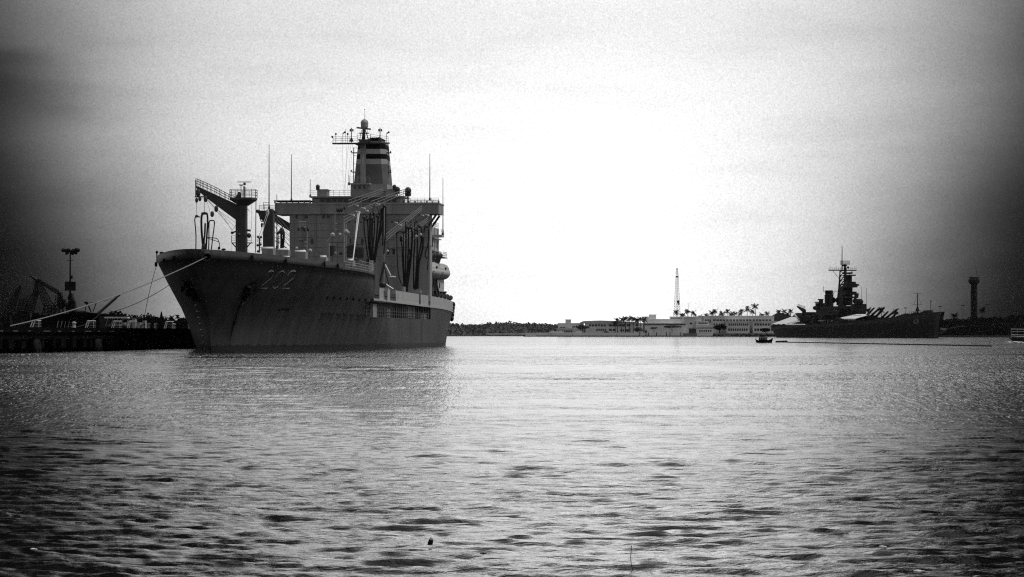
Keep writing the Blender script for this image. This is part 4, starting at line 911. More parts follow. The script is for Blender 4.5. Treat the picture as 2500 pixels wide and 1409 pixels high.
# trees behind the pier
wood('wooded_bank', 'low dark wooded bank behind the pier from the shed to the bow', [(-40, 778), (40, 772), (90, 768), (110, 776), (160, 778), (235, 778), (262, 768), (290, 767), (318, 776), (345, 776), (370, 775), (420, 783), (480, 780), (700, 785)], 1000, 815, LEAFD, 12000, .42, 60, seed=4, lump=1.6)
tree(290, 767, 804, 820, 66, 'rounded_tree', 'wide dark rounded tree clump right of the mobile crane', LEAFD, 1500)
tree(362, 775, 804, 830, 56, 'rounded_tree', 'lower dark rounded tree left of the pointed tree', LEAFD, 1200)
tree(88, 764, 790, 930, 22, 'rounded_tree', 'small dark tree between the two big dock cranes', LEAFD, 500)
D0 = 800; e = empty('conifer_tree', W(394, 804, D0), 0, 'narrow pointed conifer rising above the dark trees behind the pier', 'tree'); m = MB(); rng = random.Random(5)
for k in range(900):
    v_ = rng.random() ** .7; hh = (1 - v_); H = (804 - 762) / F * D0; q = 6.0 / F * D0 * (v_ ** .8); a = rng.uniform(0, 6.28); p = Vector((q * math.cos(a), q * math.sin(a), H * hh)); s = .2; m.add([p - Vector((s, 0, .15)), p + Vector((s, 0, -.15)), p + Vector((0, .1, .3))], [(0, 1, 2)])
m.obj('crown', LEAFD, e); m = MB(); m.tube((0, 0, -.5), (0, 0, H * .96), .14, 5, .03); m.obj('trunk', DARK, e)
for px, pt, lab in ((421, 772, 'dark palm above the trees left of the bow, shorter one'), (436, 769, 'dark palm above the trees near the bow, taller one'), (457, 774, 'dark palm half hidden at the bow outline')): palm(px, pt, 804, 820, 9, lab, True, 'palms behind the pier')
# mooring lines
def rope(pts, r_, m_, label, sag=1.0):
    m = MB(); A, B = pts; P = []
    for k in range(41): u = k / 40; p = A.lerp(B, u); P.append(p - Vector((0, 0, sag * 4 * u * (1 - u))))
    m.path(P, r_, 6); tag(m.obj('mooring_rope', m_), label, 'rope', 'mooring ropes of the supply ship')
A = to_world(HP(502, 627, 1, .25)); s_, t_ = onpier(25, -17.8)
rope((A, PS(s_, t_, 3.3)), .07, ROPE, 'thick pale mooring rope from the ringed bow chock to the pier far left', .9)
rope((A + Vector((-.3, 0, -.1)), W(240, 768, 440)), .045, ROPED, 'thinner dark mooring rope passing behind the thick one to the shed', 1.4)
rope((to_world(SL(381, 652, 16)), W(352, 776, 440)), .04, ROPED, 'thin rope hanging steeply from the bow light to the pier', -.5)
rope((W(243, 767, 440), W(160, 796, 425)), .03, ROPED, 'slack dark rope end drooping from the shed corner to the pier', .8)

# ------------------------------------------------------------------ far shore in the centre
DS = 2313.0
m = MB(); a = W(1255, 0, DS); b = W(2520, 0, DS); m.box((a.x + 22, DS + .6, -3), (b.x + 60, DS + 900, 2.7)); tag(m.obj('island_ground', mat('island_ground', .2, .9, .3, .05)), kind='structure')
e = empty('seawall', (W(1500, 0, DS).x, DS, 0), 0, 'long pale concrete seawall along the far shore', 'seawall')
m = MB()
xs_ = [1283, 1308, 1345, 1398, 1455, 1506, 1560, 1612, 1668]
for i, (x0, x1) in enumerate(zip(xs_, xs_[1:])): m.box(rel(x0 + .4, 822, DS, e), (rel(x1 - .4, 0, DS, e).x, 1.2, 3.2 + (.12 if i % 2 else 0)))
m.obj('wall', WALL, e)
m = MB(); m.box(rel(1277, 824, DS - .3, e), (rel(1670, 0, DS, e).x, 1, .85)); m.obj('wet_base', mat('wet_concrete', .05, .5, .3, .3), e)
m = MB()
for x in (1562, 1577, 1583, 1603, 1627, 1636, 1662): q = rel(x, 816, DS - .8, e); m.tube((q.x, q.y, -1), (q.x, q.y, 3.6), .25, 6)
m.obj('mooring_post', DARK, e)
m = MB(); q0 = W(1283, 0, DS - 10); q1 = W(1308, 0, DS - 10)
e = empty('white_barge', ((q0.x + q1.x) / 2, DS - 10, 0), 0, 'low white barge moored at the left end of the seawall', 'barge'); m.box((-4.2, 0, .2), (4.2, 5, 2.4)); m.obj('barge_hull', WHITE, e); m = MB(); m.box((-4.3, -.1, -1), (4.3, 5.1, .35)); m.obj('waterline', DARK, e)
# buildings
def building(label, blocks, wins, D, roofs=(), name='waterfront_building', wall=WALL, win=GLASS, extra=None, cat='building'):
    xm = (blocks[0][0] + blocks[0][2]) / 2; e = empty(name, (W(xm, 0, D).x, D, 2.6), 0, label, cat)
    for x0, y0, x1, y1, off, dep, *mt in blocks:
        m = MB(); a = rel(x0, y0, D + off, e); b = rel(x1, y1, D + off, e); m.box((a.x, a.y, b.z), (b.x, b.y + dep, a.z)); m.obj('wall', mt[0] if mt else wall, e)
        m = MB(); m.box((a.x - .35, a.y - .35, a.z + .003), (b.x + .35, b.y + dep, a.z + .38)); m.obj('roof_edge', mt[0] if mt else wall, e)
    for x0, y0, x1, y1, off, n, gap in wins:
        for k in range(n):
            m = MB(); wd = (x1 - x0) / n; gap *= .999; xa = x0 + k * wd + wd * gap * .35; xb = x0 + (k + 1) * wd - wd * gap * .35
            a = rel(xa, y0, D + off, e); b = rel(xb, y1, D + off, e); m.box((a.x, a.y - .05, b.z), (b.x, b.y + .15, a.z)); m.obj('window', win, e)
    for pts, off, dep, mt in roofs:
        m = MB(); m.extr([rel(x, y, D + off, e) for x, y in pts], (0, dep, 0)); m.obj('roof', mt, e)
    return e
building('small pale building with a square tower at the left end of the waterfront', [(1363, 790, 1425, 816, 8, 20), (1381, 781, 1394, 790, 6, 8), (1359, 803, 1400, 816, 0, 6, WALL2)], [(1366, 798, 1380, 801, 8, 4, .5), (1397, 796, 1422, 800, 8, 6, .5), (1362, 807, 1398, 811, 0, 8, .5)], 2345)
building('long two storey building with overhanging flat roof and rows of dark windows', [(1430, 790, 1570, 816, 0, 25)], [(1437, 792, 1480, 797, 0, 6, .35), (1485, 792, 1540, 797, 0, 5, .25), (1551, 792, 1559, 796.5, 0, 1, .2), (1455, 803, 1480, 808, 0, 5, .45), (1486, 803, 1504, 808, 0, 2, .3), (1514, 804, 1530, 809, 0, 3, .5)], 2340, [([(1417, 787.5), (1425, 784), (1465, 782.5), (1510, 784), (1560, 787), (1560, 788.5), (1418, 789.5)], -2, 24, mat('light_roof', .4, .8, .1, .1))])
building('large plain warehouse with a dark eaves line and stepped roof blocks', [(1572, 790, 1676, 816, 0, 40), (1574, 780, 1678, 790, 6, 30), (1570, 774, 1586, 786, 12, 20), (1586, 769, 1602, 782, 14, 10), (1637, 774, 1700, 782, 20, 12), (1676, 774, 1712, 816, 4, 30, WALL2)], [(1573, 791, 1674, 793.2, -.6, 1, 0), (1575, 806, 1580, 812, 0, 1, .1), (1638, 776, 1665, 778, 19.5, 8, .4), (1684, 788, 1690, 792, 3.5, 1, .1)], 2342)
building('low annex with a fenced yard at the right of the warehouse', [(1700, 795, 1742, 816, 0, 15), (1700, 785, 1730, 795, 6, 15, WALL2), (1683, 803, 1700, 818, -14, 6, mat('dark_shed_wall', .05, .8, .3, .3))], [(1705, 788, 1728, 791, 5.5, 6, .5), (1703, 800, 1740, 802, 0, 1, 0), (1706, 806, 1738, 810, 0, 6, .5)], 2335)
building('wide three storey block with long window bands behind the palms', [(1718, 772, 1890, 816, 20, 30, WALL2), (1775, 785, 1830, 816, 0, 20, WALL2), (1838, 785, 1905, 816, 4, 20, WALL2)], [(1740, 780, 1884, 783.5, 20, 18, .35), (1720, 780, 1736, 788, 20, 4, .4), (1778, 790, 1828, 795, 0, 10, .45), (1777, 802, 1826, 808, 0, 9, .5), (1841, 790, 1900, 795, 4, 9, .4), (1841, 802, 1895, 808, 4, 8, .4), (1741, 790, 1772, 793, 20, 5, .5)], 2336)
building('dark building with two hipped roofs showing behind the stern awning', [(1875, 777, 2000, 816, 0, 30, mat('brown_wall', .09, .8, .3, .1))], [(1880, 780, 1995, 784, 0, 14, .4)], 2420, [([(1868, 777), (1890, 770), (1902, 764), (1912, 764), (1938, 775), (1938, 777)], -2, 20, mat('dark_hip_roof', .045, .9, .3, .2)), ([(1935, 777), (1948, 764), (1958, 764), (1985, 775), (1985, 777)], -2, 20, mat('dark_hip_roof', .045, .9, .3, .2))])
m = MB(); e = empty('landing_float', W(1721, 819, DS - 18), 0, 'low white landing float moored between seawall and rocks', 'float'); m.box((-6.3, 0, -.2), (6.3, 4, 1.5)); m.obj('float_hull', WHITE, e); m = MB()
for k in range(7): m.tube((-5.6 + k * 1.8, .3, 1.5), (-5.6 + k * 1.8, .3, 2.6), .06, 4)
m.tube((-5.6, .3, 2.6), (5.2, .3, 2.6), .06, 4); m.obj('railing', GREYL, e)
# rocks at the shore
m = MB(); rng = random.Random(9)
for k in range(420):
    px = rng.uniform(1742, 2010); c = W(px, 819, DS - rng.uniform(-4, 4)); s = rng.uniform(.5, 1.4); m.ell((c.x, c.y, rng.uniform(-.3, 2.0)), (s, s, s * .8), 5, 4)
tag(m.obj('shore_rocks', ROCK), 'dark boulders of the shoreline below the window block', 'rocks', kind='stuff')
# lattice radio tower
e = empty('radio_tower', W(1653, 790, 2450), 0, 'thin guyless lattice radio tower rising behind the warehouse', 'tower'); D0 = 2450; m = MB(); m.lattice(rel(1653, 792, D0, e), rel(1653, 655, D0, e), 4.6, 1.0, 22, .15); m.obj('lattice_frame', mat('tower_steel', .12, .6, .2, 1), e)
m = MB(); m.tube(rel(1653, 656, D0, e), rel(1653, 648, D0, e), .12, 4); m.cbox(rel(1653, 676, D0, e), (2.4, 2.4, 1.2)); m.cbox(rel(1656, 737, D0, e), (1.6, 1.6, 2.4)); m.cbox(rel(1657, 742, D0, e), (1, 1, 1.8)); m.obj('aerial_drum', GREYD, e)
e = empty('thin_mast', W(1681, 790, 2400), 0, 'thin pole mast standing among the palms beside the radio tower', 'mast'); m = MB(); m.tube((0, 0, 0), rel(1681, 741, 2400, e), .14, 5, .07); m.obj('pole', GREYD, e); m = MB(); m.tube((-.6, 0, 10), (.6, 0, 10), .06, 4); m.obj('crossarm', GREYD, e)
# palms
PL = [(1650, 758, 10, 'lone palm just left below the radio tower'), (1668, 766, 11, 'low bushy palm right of the radio tower'), (1680, 757, 10, 'palm with the thin mast rising through it'), (1695, 760, 11, 'rightmost palm of the group over the warehouse'),
      (1727, 767, 11, 'short palm at the left end of the window block'), (1736, 759, 10, 'palm second from left above the window block'), (1748, 757, 9, 'taller palm third from left above the window block'), (1761, 762, 12, 'wide palm fourth from left above the window block'),
      (1778, 757, 9, 'slim palm above the middle of the window block'), (1787, 763, 11, 'broad low palm above the middle of the window block'), (1795, 761, 9, 'small palm overlapping the broad low one'), (1812, 756, 9, 'palm left of the tall right-hand pair'),
      (1824, 751, 11, 'big palm second tallest above the window block'), (1838, 757, 9, 'palm between the two tallest palms'), (1846, 743, 12, 'tallest palm of the far shore'), (1873, 762, 9, 'palm next to the hipped roofs')]
for px, pt, r_0, lab in PL: palm(px, pt, 808, 2385, r_0, lab)
for i, (px, pt) in enumerate(((1507, 780), (1518, 777), (1527, 774), (1537, 773), (1546, 775), (1556, 779), (1565, 775), (1574, 776), (1502, 786))):
    palm(px, pt, 813, 2330, 10, ('leftmost low' , 'second', 'third', 'fourth, tallest', 'fifth', 'sixth', 'seventh', 'eighth, rightmost', 'lowest, leftmost front')[i] + ' palm of the dense row before the long two storey building')
for px, pt, r_0, lab in ((1900, 759, 9, 'palm rising over the left hipped roof'), (1912, 756, 9, 'palm between the two hipped roofs, taller'), (1922, 764, 8, 'low palm between the two hipped roofs'), (1931, 757, 9, 'palm touching the right hipped roof'), (1709, 770, 9, 'low palm right of the warehouse roof'), (1805, 763, 8, 'low palm left of the slim one above the block'), (1858, 765, 9, 'low palm right of the tallest palm')): palm(px, pt, 808, 2390, r_0, lab)
for px, pt, wd_, lab in ((1702, 772, 26, 'leafy tree showing over the annex roof'), (1745, 768, 30, 'leafy tree behind the left end of the window block'), (1790, 769, 30, 'leafy tree behind the middle of the window block'), (1860, 768, 34, 'leafy tree behind the right end of the window block')): tree(px, pt, 812, 2400, wd_, 'rounded_tree', lab, LEAFD, 500)
tree(1422, 791, 813, 2328, 34, 'rounded_tree', 'round leafy tree in front of the long two storey building', LEAF, 900)
tree(1597, 799, 813, 2325, 24, 'umbrella_tree', 'smaller flat topped tree before the warehouse', LEAF, 500, flat=True)
tree(1641, 795, 813, 2325, 44, 'umbrella_tree', 'wide flat topped tree before the warehouse', LEAF, 1100, flat=True)
tree(1757, 791, 816, 2325, 36, 'rounded_tree', 'dark bushy tree left of the window block wing', LEAFD, 1000)
tree(1560, 799, 815, 2326, 26, 'rounded_tree', 'bushy tree right beside the warehouse wall', LEAF, 700)
tree(1533, 802, 815, 2326, 16, 'rounded_tree', 'small bushy tree under the dense palm row', LEAF, 400)
tree(1480, 808, 816, 2322, 14, 'low_shrub', 'low shrub under the long building windows', LEAF, 300)
tree(1870, 800, 818, 2318, 30, 'rounded_tree', 'dark tree behind the small workboat', LEAFD, 800)
for i, (px, lab) in enumerate(((1350, 'leftmost parked boat on the shore apron'), (1368, 'second parked boat on the shore apron'), (1412, 'white launch beside the round tree'))):
    e = empty('parked_launch', W(px, 813.5, 2320), 0, lab, 'boat', 'launches parked on the shore'); m = MB(); m.extr([(-3, 0, .3), (-2.6, 0, 1.3), (3.4, 0, 1.4), (2.6, 0, .3)], (0, 2, 0)); m.obj('boat_hull', WHITE, e); m = MB(); m.extr([(-1.5, .3, 1.35), (-1.2, .3, 2.3), (.8, .3, 2.3), (1.3, .3, 1.35)], (0, 1.4, 0)); m.obj('cabin', GREYL, e)
# hills
HILL = mat('wooded_hill', .13, .9, .5, .05, spec=0)
hl = wood('wooded_hill', 'long low wooded hill beyond the water right of the ship stern', [(600, 800), (1000, 794), (1100, 794), (1135, 795), (1155, 797), (1195, 793), (1235, 790.5), (1300, 793), (1340, 794), (1375, 797), (1420, 800), (1480, 810)], 3050, 815.6, HILL, 24000, .9, 160, seed=2, lump=3)
m = MB(); a = W(900, 0, 3040); b = W(1480, 0, 3040); m.box((a.x, 3040, -2), (b.x, 3230, 1.0)); tag(m.obj('far_land', mat('far_land', .12, .9, .3, .02)), kind='structure')
m = MB(); e = empty('low_jetty', W(1250, 818, 2900), 0, 'low pale jetty at the foot of the wooded hill', 'jetty'); m.box((-26, 0, .5), (14, 3, 1.6)); m.obj('jetty_deck', WALL, e); m = MB()
for k in range(12): m.tube((-25 + k * 3.4, .5, -1), (-25 + k * 3.4, .5, .55), .2, 5)
m.obj('jetty_piles', DARK, e)
# right-hand dark shore
wood('wooded_shore', 'black wooded shore under the control tower at the right', [(2250, 786), (2285, 783), (2310, 781), (2330, 778), (2340, 782), (2360, 777), (2378, 772), (2400, 776), (2440, 775), (2480, 769), (2560, 766), (2700, 764)], 1950, 821, LEAFD, 16000, .55, 80, seed=8, lump=1.8)
m = MB(); a = W(2240, 0, 1930); m.box((a.x, 1930, -2), (a.x + 260, 2200, 1.2)); tag(m.obj('dark_shore', ROCK), kind='structure')
# control tower
D0 = 2050; e = empty('control_tower', W(2378, 790, D0), 0, 'tall dark control tower with wider round head on the right', 'tower'); S = F / D0
m = MB(); hh = (790 - 694) / S; m.lathe((0, 0, 0), [(8.5 / S, 0), (8.2 / S, hh)], 20)
for z_ in (.25, .5, .75): m.lathe((0, 0, hh * z_), [(8.9 / S, 0), (8.9 / S, .5)], 20)
m.obj('shaft', BLACK, e)
m = MB(); m.lathe((0, 0, hh), [(9 / S, 0), (13 / S, 1.2), (14 / S, 1.6), (14 / S, 3.0), (12.2 / S, 3.05), (12.2 / S, 4.6), (12.8 / S, 4.7), (12.8 / S, 5.0)], 20); m.obj('control_room', BLACK, e)
m = MB(); m.rail([(14 / S * math.cos(k * .5236), 14 / S * math.sin(k * .5236), hh + 3.0) for k in range(13)], 1, 1.5, .06); m.obj('gallery_rail', BLACK, e)
m = MB(); m.lathe((0, 0, hh + 3.2), [(12.35 / S, 0), (12.35 / S, 1.1)], 20); m.obj('window_band', GLASS, e)
m = MB(); m.tube((1.5, 0, hh + 5), (2.1, 0, hh + 11.5), .15, 4); m.tube((-2, 0, hh + 5), (-2, 0, hh + 6.5), .2, 4); m.obj('aerial', BLACK, e)
for px, pt, lab in ((2211, 752, 'twin headed light pole over the battleship bow guns'), (2295, 748, 'twin headed light pole right of the battleship bow'), (2351, 746, 'light pole just left of the control tower'), (2412, 744, 'light pole right of the control tower')):
    D0 = 1990; e = empty('light_pole', W(px, 790, D0), 0, lab, 'light pole', 'tall light poles of the dark shore'); m = MB(); m.tube((0, 0, 0), rel(px, pt + 1, D0, e), .16, 5, .1); m.obj('pole', BLACK, e); m = MB()
    for dx in (-2.2, 2.2): q = rel(px + dx, pt, D0, e); m.ell(q, (.7, .4, .35), 8, 5)
    m.obj('lamp_head', BLACK, e)
for px, pt, lab in ((2331, 765, 'drooping dark palm left of the control tower'), (2397, 752, 'dark palm just right of the control tower')): palm(px, pt, 795, 1985, 12, lab, True, 'palms on the dark shore')
for px, pt, lab in ((2122, 754, 'palm behind the battleship forward guns, left one'), (2152, 752, 'palm behind the battleship forward guns, right one'), (2183, 757, 'palm behind the battleship foredeck')): palm(px, pt, 800, 1990, 11, lab, True, 'palms behind the battleship')
e = empty('curved_hall', W(2345, 815, 1900), 0, 'dark curved roof hall under the control tower', 'building'); m = MB(); m.extr([rel(2300, 815, 1900, e)] + [rel(2318 + k * 5, 803 - 6 * math.sin(k / 8 * 1.6), 1900, e) for k in range(9)] + [rel(2360, 815, 1900, e)], (0, 20, 0)); m.obj('wall', DARK, e); m = MB(); m.path([rel(2318 + k * 5, 802.5 - 6 * math.sin(k / 8 * 1.6), 1899, e) for k in range(9)], .15, 5); m.obj('roof', GREYD, e)
for px, w_, lab in ((2266, 5, 'small white awning nearest the battleship bow'), (2282, 4, 'low white awning before the sloping roof'), (2303, 7, 'white awning right of the sloping roof')):
    e = empty('white_awning', W(px, 804, 1850), 0, lab, 'awning', 'white awnings on the dark shore'); m = MB(); wd = w_ / (F / 1850); m.box((-wd, 0, .0), (wd, 4, .35)); m.obj('canopy', CANV, e); m = MB()
    for x in (-wd + .1, wd - .1): m.tube((x, .2, 0), (x, .2, -2.5), .08, 4)
    m.obj('post', GREYD, e)
e = empty('shore_shelter', W(2290, 812, 1850), 0, 'low shelter with pale sloping roof between the awnings', 'shelter'); m = MB(); m.extr([rel(2279, 804.5, 1850, e), rel(2286, 799, 1850, e), rel(2299, 799, 1850, e), rel(2293, 804.5, 1850, e)], (0, 3, 0)); m.obj('roof', mat('pale_sheet_roof', .35, .6, .2, .5), e); m = MB(); q = rel(2281, 815, 1851, e); q2 = rel(2292, 805, 1851, e); m.box((q.x, q.y, q.z), (q2.x, q.y + 2, q2.z)); m.obj('wall', DARK, e)
# ------------------------------------------------------------------ battleship
SX, SY = 169.0, 1780.0; ux, uy = 230 - 169.0, 1530 - 1780.0; LB = math.hypot(ux, uy); ux /= LB; uy /= LB
# local y = towards the bow, local x = visible side (left of picture)
bs = empty('battleship', (SX, SY, 0), math.atan2(uy, ux) - math.pi / 2, 'dark old battleship with tall tower mast and raised guns at the right', 'warship')
nx_, ny_ = uy, -ux       # visible side normal (-.97,-.24)
VS = -1                  # sign of local x for the visible side
rot = math.atan2(uy, ux) - math.pi / 2; rx_, ry_ = math.cos(rot), math.sin(rot)     # local +x axis in world
if rx_ > 0: VS = -1
else: VS = 1
def BL(px, py, s=0):      # s metres towards the visible side; returns ship-local point
    k = (px - 1250) / F; sx = VS * s
    # X = SX + sx*rx + t*ux ; Y = SY + sx*ry + t*uy ; X = k Y
    t = (k * (SY + sx * ry_) - SX - sx * rx_) / (ux - k * uy); Yw = SY + sx * ry_ + t * uy
    return Vector((sx, t, CH + (HY - py) / F * Yw))
def bhb(t, z):
    u = t / LB
    if u > .55: b = 16.5 * (1 - ((u - .55) / .47) ** 1.5) if u < 1.02 else 0
    elif u < .3: b = 16.5 * (1 - ((.3 - u) / .3) ** 2 * .55)
    else: b = 16.5
    g = min(1, max(0, z / 8)); return max(.15, b * (.86 + .14 * g) - (1 - g) * (1.5 if u > .8 else 0))
def bz(t): return interp(t / LB, [(0, 6.3), (.25, 7.3), (.55, 8.3), (.7, 9.5), (.85, 12.0), (1, 14.2)])
hm2 = MB(); nu = 44; nz = 7; ring_ = []
for sg in (1, -1):
    for i in range(nu + 1):
        for j in range(nz):
            z = -1.5 + (bz(LB * i / nu) + 1.5) * j / (nz - 1); t_ = LB * i / nu
            if i > nu - 8: t_ += (i - nu + 8) / 8 * (z - 6) * .5
            if i < 4: t_ += (4 - i) / 4 * (6 - z) * 1.2
            hm2.v.append((sg * bhb(LB * i / nu, z), t_, z))
o2 = (nu + 1) * nz
for i in range(nu):
    for j in range(nz - 1):
        a, b, c, d = i * nz + j, (i + 1) * nz + j, (i + 1) * nz + j + 1, i * nz + j + 1
        hm2.f += [(a, b, c, d), (o2 + d, o2 + c, o2 + b, o2 + a)]; hm2.sm += [True, True]
    a, b = i * nz + nz - 1, (i + 1) * nz + nz - 1; hm2.f.append((a, b, o2 + b, o2 + a)); hm2.sm.append(False)
for i in (0, nu):
    for j in range(nz - 1): a = i * nz + j; hm2.f.append((a, a + 1, o2 + a + 1, o2 + a)); hm2.sm.append(False)
bh = hm2.obj('hull', BSHIP, bs)
def bfb(m, x0, y0, x1, y1, s0=0, wd=10, dep=None):   # block centred s0 towards the visible side, wd across, sized so its outline fills x0..x1
    # left silhouette edge comes from the visible side near... use mid point and along-ship length
    a = BL((x0 + x1) / 2, y1, s0); b = BL((x0 + x1) / 2, y0, s0); S_ = F / (SY + a.y * uy); across = wd * abs(rx_) * S_; ln = max(2.0, (abs(x1 - x0) - across) / (S_ * abs(ux + .12)))
    return m.box((a.x - wd / 2, a.y - ln / 2, a.z), (a.x + wd / 2, a.y + ln / 2, b.z))
def blk(name, lst, mt=BSHIP, parent=None):
    m = MB()
    for q in lst: bfb(m, *q)
    return m.obj(name, mt, parent or bs)
base = blk('superstructure', [(1980, 770, 2120, 800, 0, 22), (1990, 755, 2115, 772, 0, 16), (2000, 748, 2112, 757, 0, 12), (2080, 742, 2113, 760, 0, 9), (1995, 740, 2012, 758, 0, 6), (1968, 762, 1985, 775, 0, 9)])
blk('deck_edge', [(1996, 754, 2118, 755.4, 0, 18), (1978, 768.5, 2122, 770, 0, 24), (2050, 745, 2116, 746, 0, 14)], BSHIPD, base)
blk('fire_control_tower', [(2048, 700, 2082, 745, 0, 6), (2053, 712, 2092, 720, 0, 7), (2056, 693, 2094, 702, 0, 7), (2062, 688, 2090, 694, 0, 5), (2063, 672, 2080, 690, 0, 3.6), (2058, 671, 2090, 674, 0, 4), (2066, 665, 2082, 669, 0, 2), (2060, 724, 2096, 728, 0, 7), (2086, 716, 2096, 724, 0, 2), (2046, 708, 2063, 745, 0, 3.6), (2086, 730, 2102, 745, 0, 2.6), (2090, 694, 2096, 698, 0, 1.5)])
def bcyl(m, px, y0, y1, rpx, s=0, n=14, taper=1.0):
    a = BL(px, y1, s); b = BL(px, y0, s); S_ = F / (SY + a.y * uy); r_0 = rpx / S_; m.lathe((a.x, a.y, a.z), [(r_0, 0), (r_0 * taper, b.z - a.z)], n)
m = MB(); bcyl(m, 2024, 720, 752, 11); bcyl(m, 2024, 711, 720, 9.5, taper=.8); fn = m.obj('funnel', BSHIP, bs); m = MB(); bcyl(m, 2024, 709, 717, 10.3, taper=.9); m.obj('funnel_cap', BLACK, fn)
m = MB(); bcyl(m, 2056, 712, 752, 10, 0); fn = m.obj('funnel', BSHIP, bs); m = MB(); bcyl(m, 2056, 704, 713, 9, 0, taper=.75); m.obj('funnel_cap', BLACK, fn)
# lattice mast, yard, topmast, radar
m = MB(); A = [BL(2046, 728, 2), BL(2050, 728, -2), BL(2066, 705, 2), BL(2066, 705, -2)]; B = [BL(2051, 662, 1), BL(2051, 662, -1), BL(2063, 662, 1), BL(2063, 662, -1)]
for a, b in zip(A, B): m.tube(a, b, .38, 5)
for k in range(5):
    u = k / 5; u2 = (k + 1) / 5
    for i, j in ((0, 2), (1, 3), (2, 0)): m.tube(A[i].lerp(B[i], u), A[j].lerp(B[j], u2), .2, 4)
    m.tube(A[0].lerp(B[0], u2), A[2].lerp(B[2], u2), .2, 4)
m.tube(BL(2045, 745), BL(2048, 705), .8, 6, .5); m.tube(BL(2063, 700), BL(2064, 655), .8, 6); mast2 = m.obj('lattice_mast', BSHIPD, bs)
m = MB(); a = BL(2057, 660); S_ = F / (SY + a.y * uy); hw = 35 / S_
m.box((a.x - hw, a.y - .9, a.z - .3), (a.x + hw, a.y + .9, a.z + .3)); m.tube((a.x - hw * .75, a.y, a.z), (a.x - 2, a.y, a.z - 5), .15, 4); m.tube((a.x + hw * .75, a.y, a.z), (a.x + 2, a.y, a.z - 5), .15, 4)
for k in range(-7, 8): m.tube((a.x + hw * k / 7, a.y, a.z), (a.x + hw * k / 7, a.y, a.z + (1.8 if k % 3 else 2.4)), .1, 4)
m.tube((a.x - hw, a.y, a.z + 1.2), (a.x + hw, a.y, a.z + 1.2), .06, 4); m.obj('yard', BSHIPD, mast2)
m = MB(); m.tube(BL(2055.5, 662), BL(2056, 604), .34, 6, .2); q = BL(2056, 603); m.tube(q + Vector((-.8, 0, 0)), q + Vector((.8, 0, 0)), .1, 4); m.tube(q, q + Vector((0, 0, 1.0)), .08, 4); m.obj('topmast', BSHIPD, mast2)
m = MB(); a = BL(2063, 641.5); hw = 12.5 / S_
for z_ in (-1.1, -.4, .4, 1.1): m.tube((a.x - hw, a.y, a.z + z_), (a.x + hw, a.y, a.z + z_), .09, 4)
for k in range(-8, 9): m.tube((a.x + hw * k / 8, a.y, a.z - 1.2), (a.x + hw * k / 8, a.y, a.z + 1.2), .08, 4)
m.tube(BL(2063, 660), BL(2063, 645), .8, 6, .5); m.ell(BL(2062, 648), (1.6, .6, .7), 8, 6); m.ell(BL(2070.5, 653), (.7, .5, .7), 8, 6); m.obj('radar_antenna', BSHIPD, mast2)
m = MB(); a = BL(2028, 710); m.tube(BL(2011, 711, 2), BL(2046, 711, 0), .2, 4); m.tube(BL(2011, 713, 2), BL(2011, 699, 2), .15, 4); m.tube(BL(2037, 713), BL(2032, 722), .15, 4)
for x, y0, y1 in ((2103, 700, 742), (2115, 702, 745)): m.tube(BL(x, y1, -3), BL(x + 1, y0, -3), .1, 4)
m.obj('aerial', BSHIPD, bs)
# aft director with crossbar
m = MB(); bfb(m, 1988, 737, 2006, 739.5, 0, 2.5); bfb(m, 1996, 730, 2011, 733, 0, 2.5); bfb(m, 1999, 733, 2010, 745, 0, 2); m.ell(BL(1990, 752), (1.5, 1.5, 1.3), 8, 6); m.ell(BL(2047, 733), (2, 2, 2), 8, 6); m.ell(BL(2035, 733, 4), (1.4, 1.4, 1.8), 8, 6); m.ell(BL(2100, 737), (2, 2, 1.8), 8, 6); m.ell(BL(2088, 735), (1.6, 1.6, 1.8), 8, 6); m.ell(BL(2062, 667), (1.4, 1, .8), 8, 6); m.obj('gun_director', BSHIPD, bs)
# aft crane
m = MB(); a = BL(1965, 795); m.tube(a, BL(1965, 756), .95, 8, .8); m.extr([BL(1948, 747), BL(1965, 754), BL(1968, 757), BL(1963, 763), BL(1949, 750)], (.9, 0, 0)); m.obj('stern_crane', BSHIPD, bs)
m = MB(); m.rail([BL(1948, 747), BL(1966, 754)], 1.2, 1.2, .08, 2); m.obj('crane_rail', BSHIPD, bs)
# turrets with raised barrels
def turret(name, px, py, wd, bars, hgt=2.8):
    m = MB(); a = BL(px, py); m.extr([(a.x - wd / 2, a.y - 8, a.z), (a.x + wd / 2, a.y - 8, a.z), (a.x + wd / 2, a.y + 2, a.z), (a.x + wd * .3, a.y + 7, a.z), (a.x - wd * .3, a.y + 7, a.z), (a.x - wd / 2, a.y + 2, a.z)], (0, 0, hgt)); m.lathe((a.x, a.y, a.z - 4), [(5.5, 0), (5.5, 4)], 16); o = m.obj(name, BSHIPD, bs)
    for (x0, y0, x1, y1), s in bars:
        m = MB(); m.tube(BL(x0, y0, s), BL(x1, y1, s), .75, 8, .42); m.obj('gun_barrel', BSHIPD, o)
turret('gun_turret', 2118, 782, 11, [((2115, 772, 2134, 752), 3), ((2128, 770, 2147, 753), 0), ((2140, 772, 2159, 752), -3)])
turret('gun_turret', 2142, 787, 11, [((2152, 777, 2168, 761), 3), ((2162, 778, 2181, 762), 0), ((2174, 780, 2192, 762), -3)])
turret('gun_turret', 1975, 778, 10, [((1962, 786, 1950, 772), 3), ((1956, 786, 1944, 773), 1), ((1966, 784, 1957, 774), -2)])
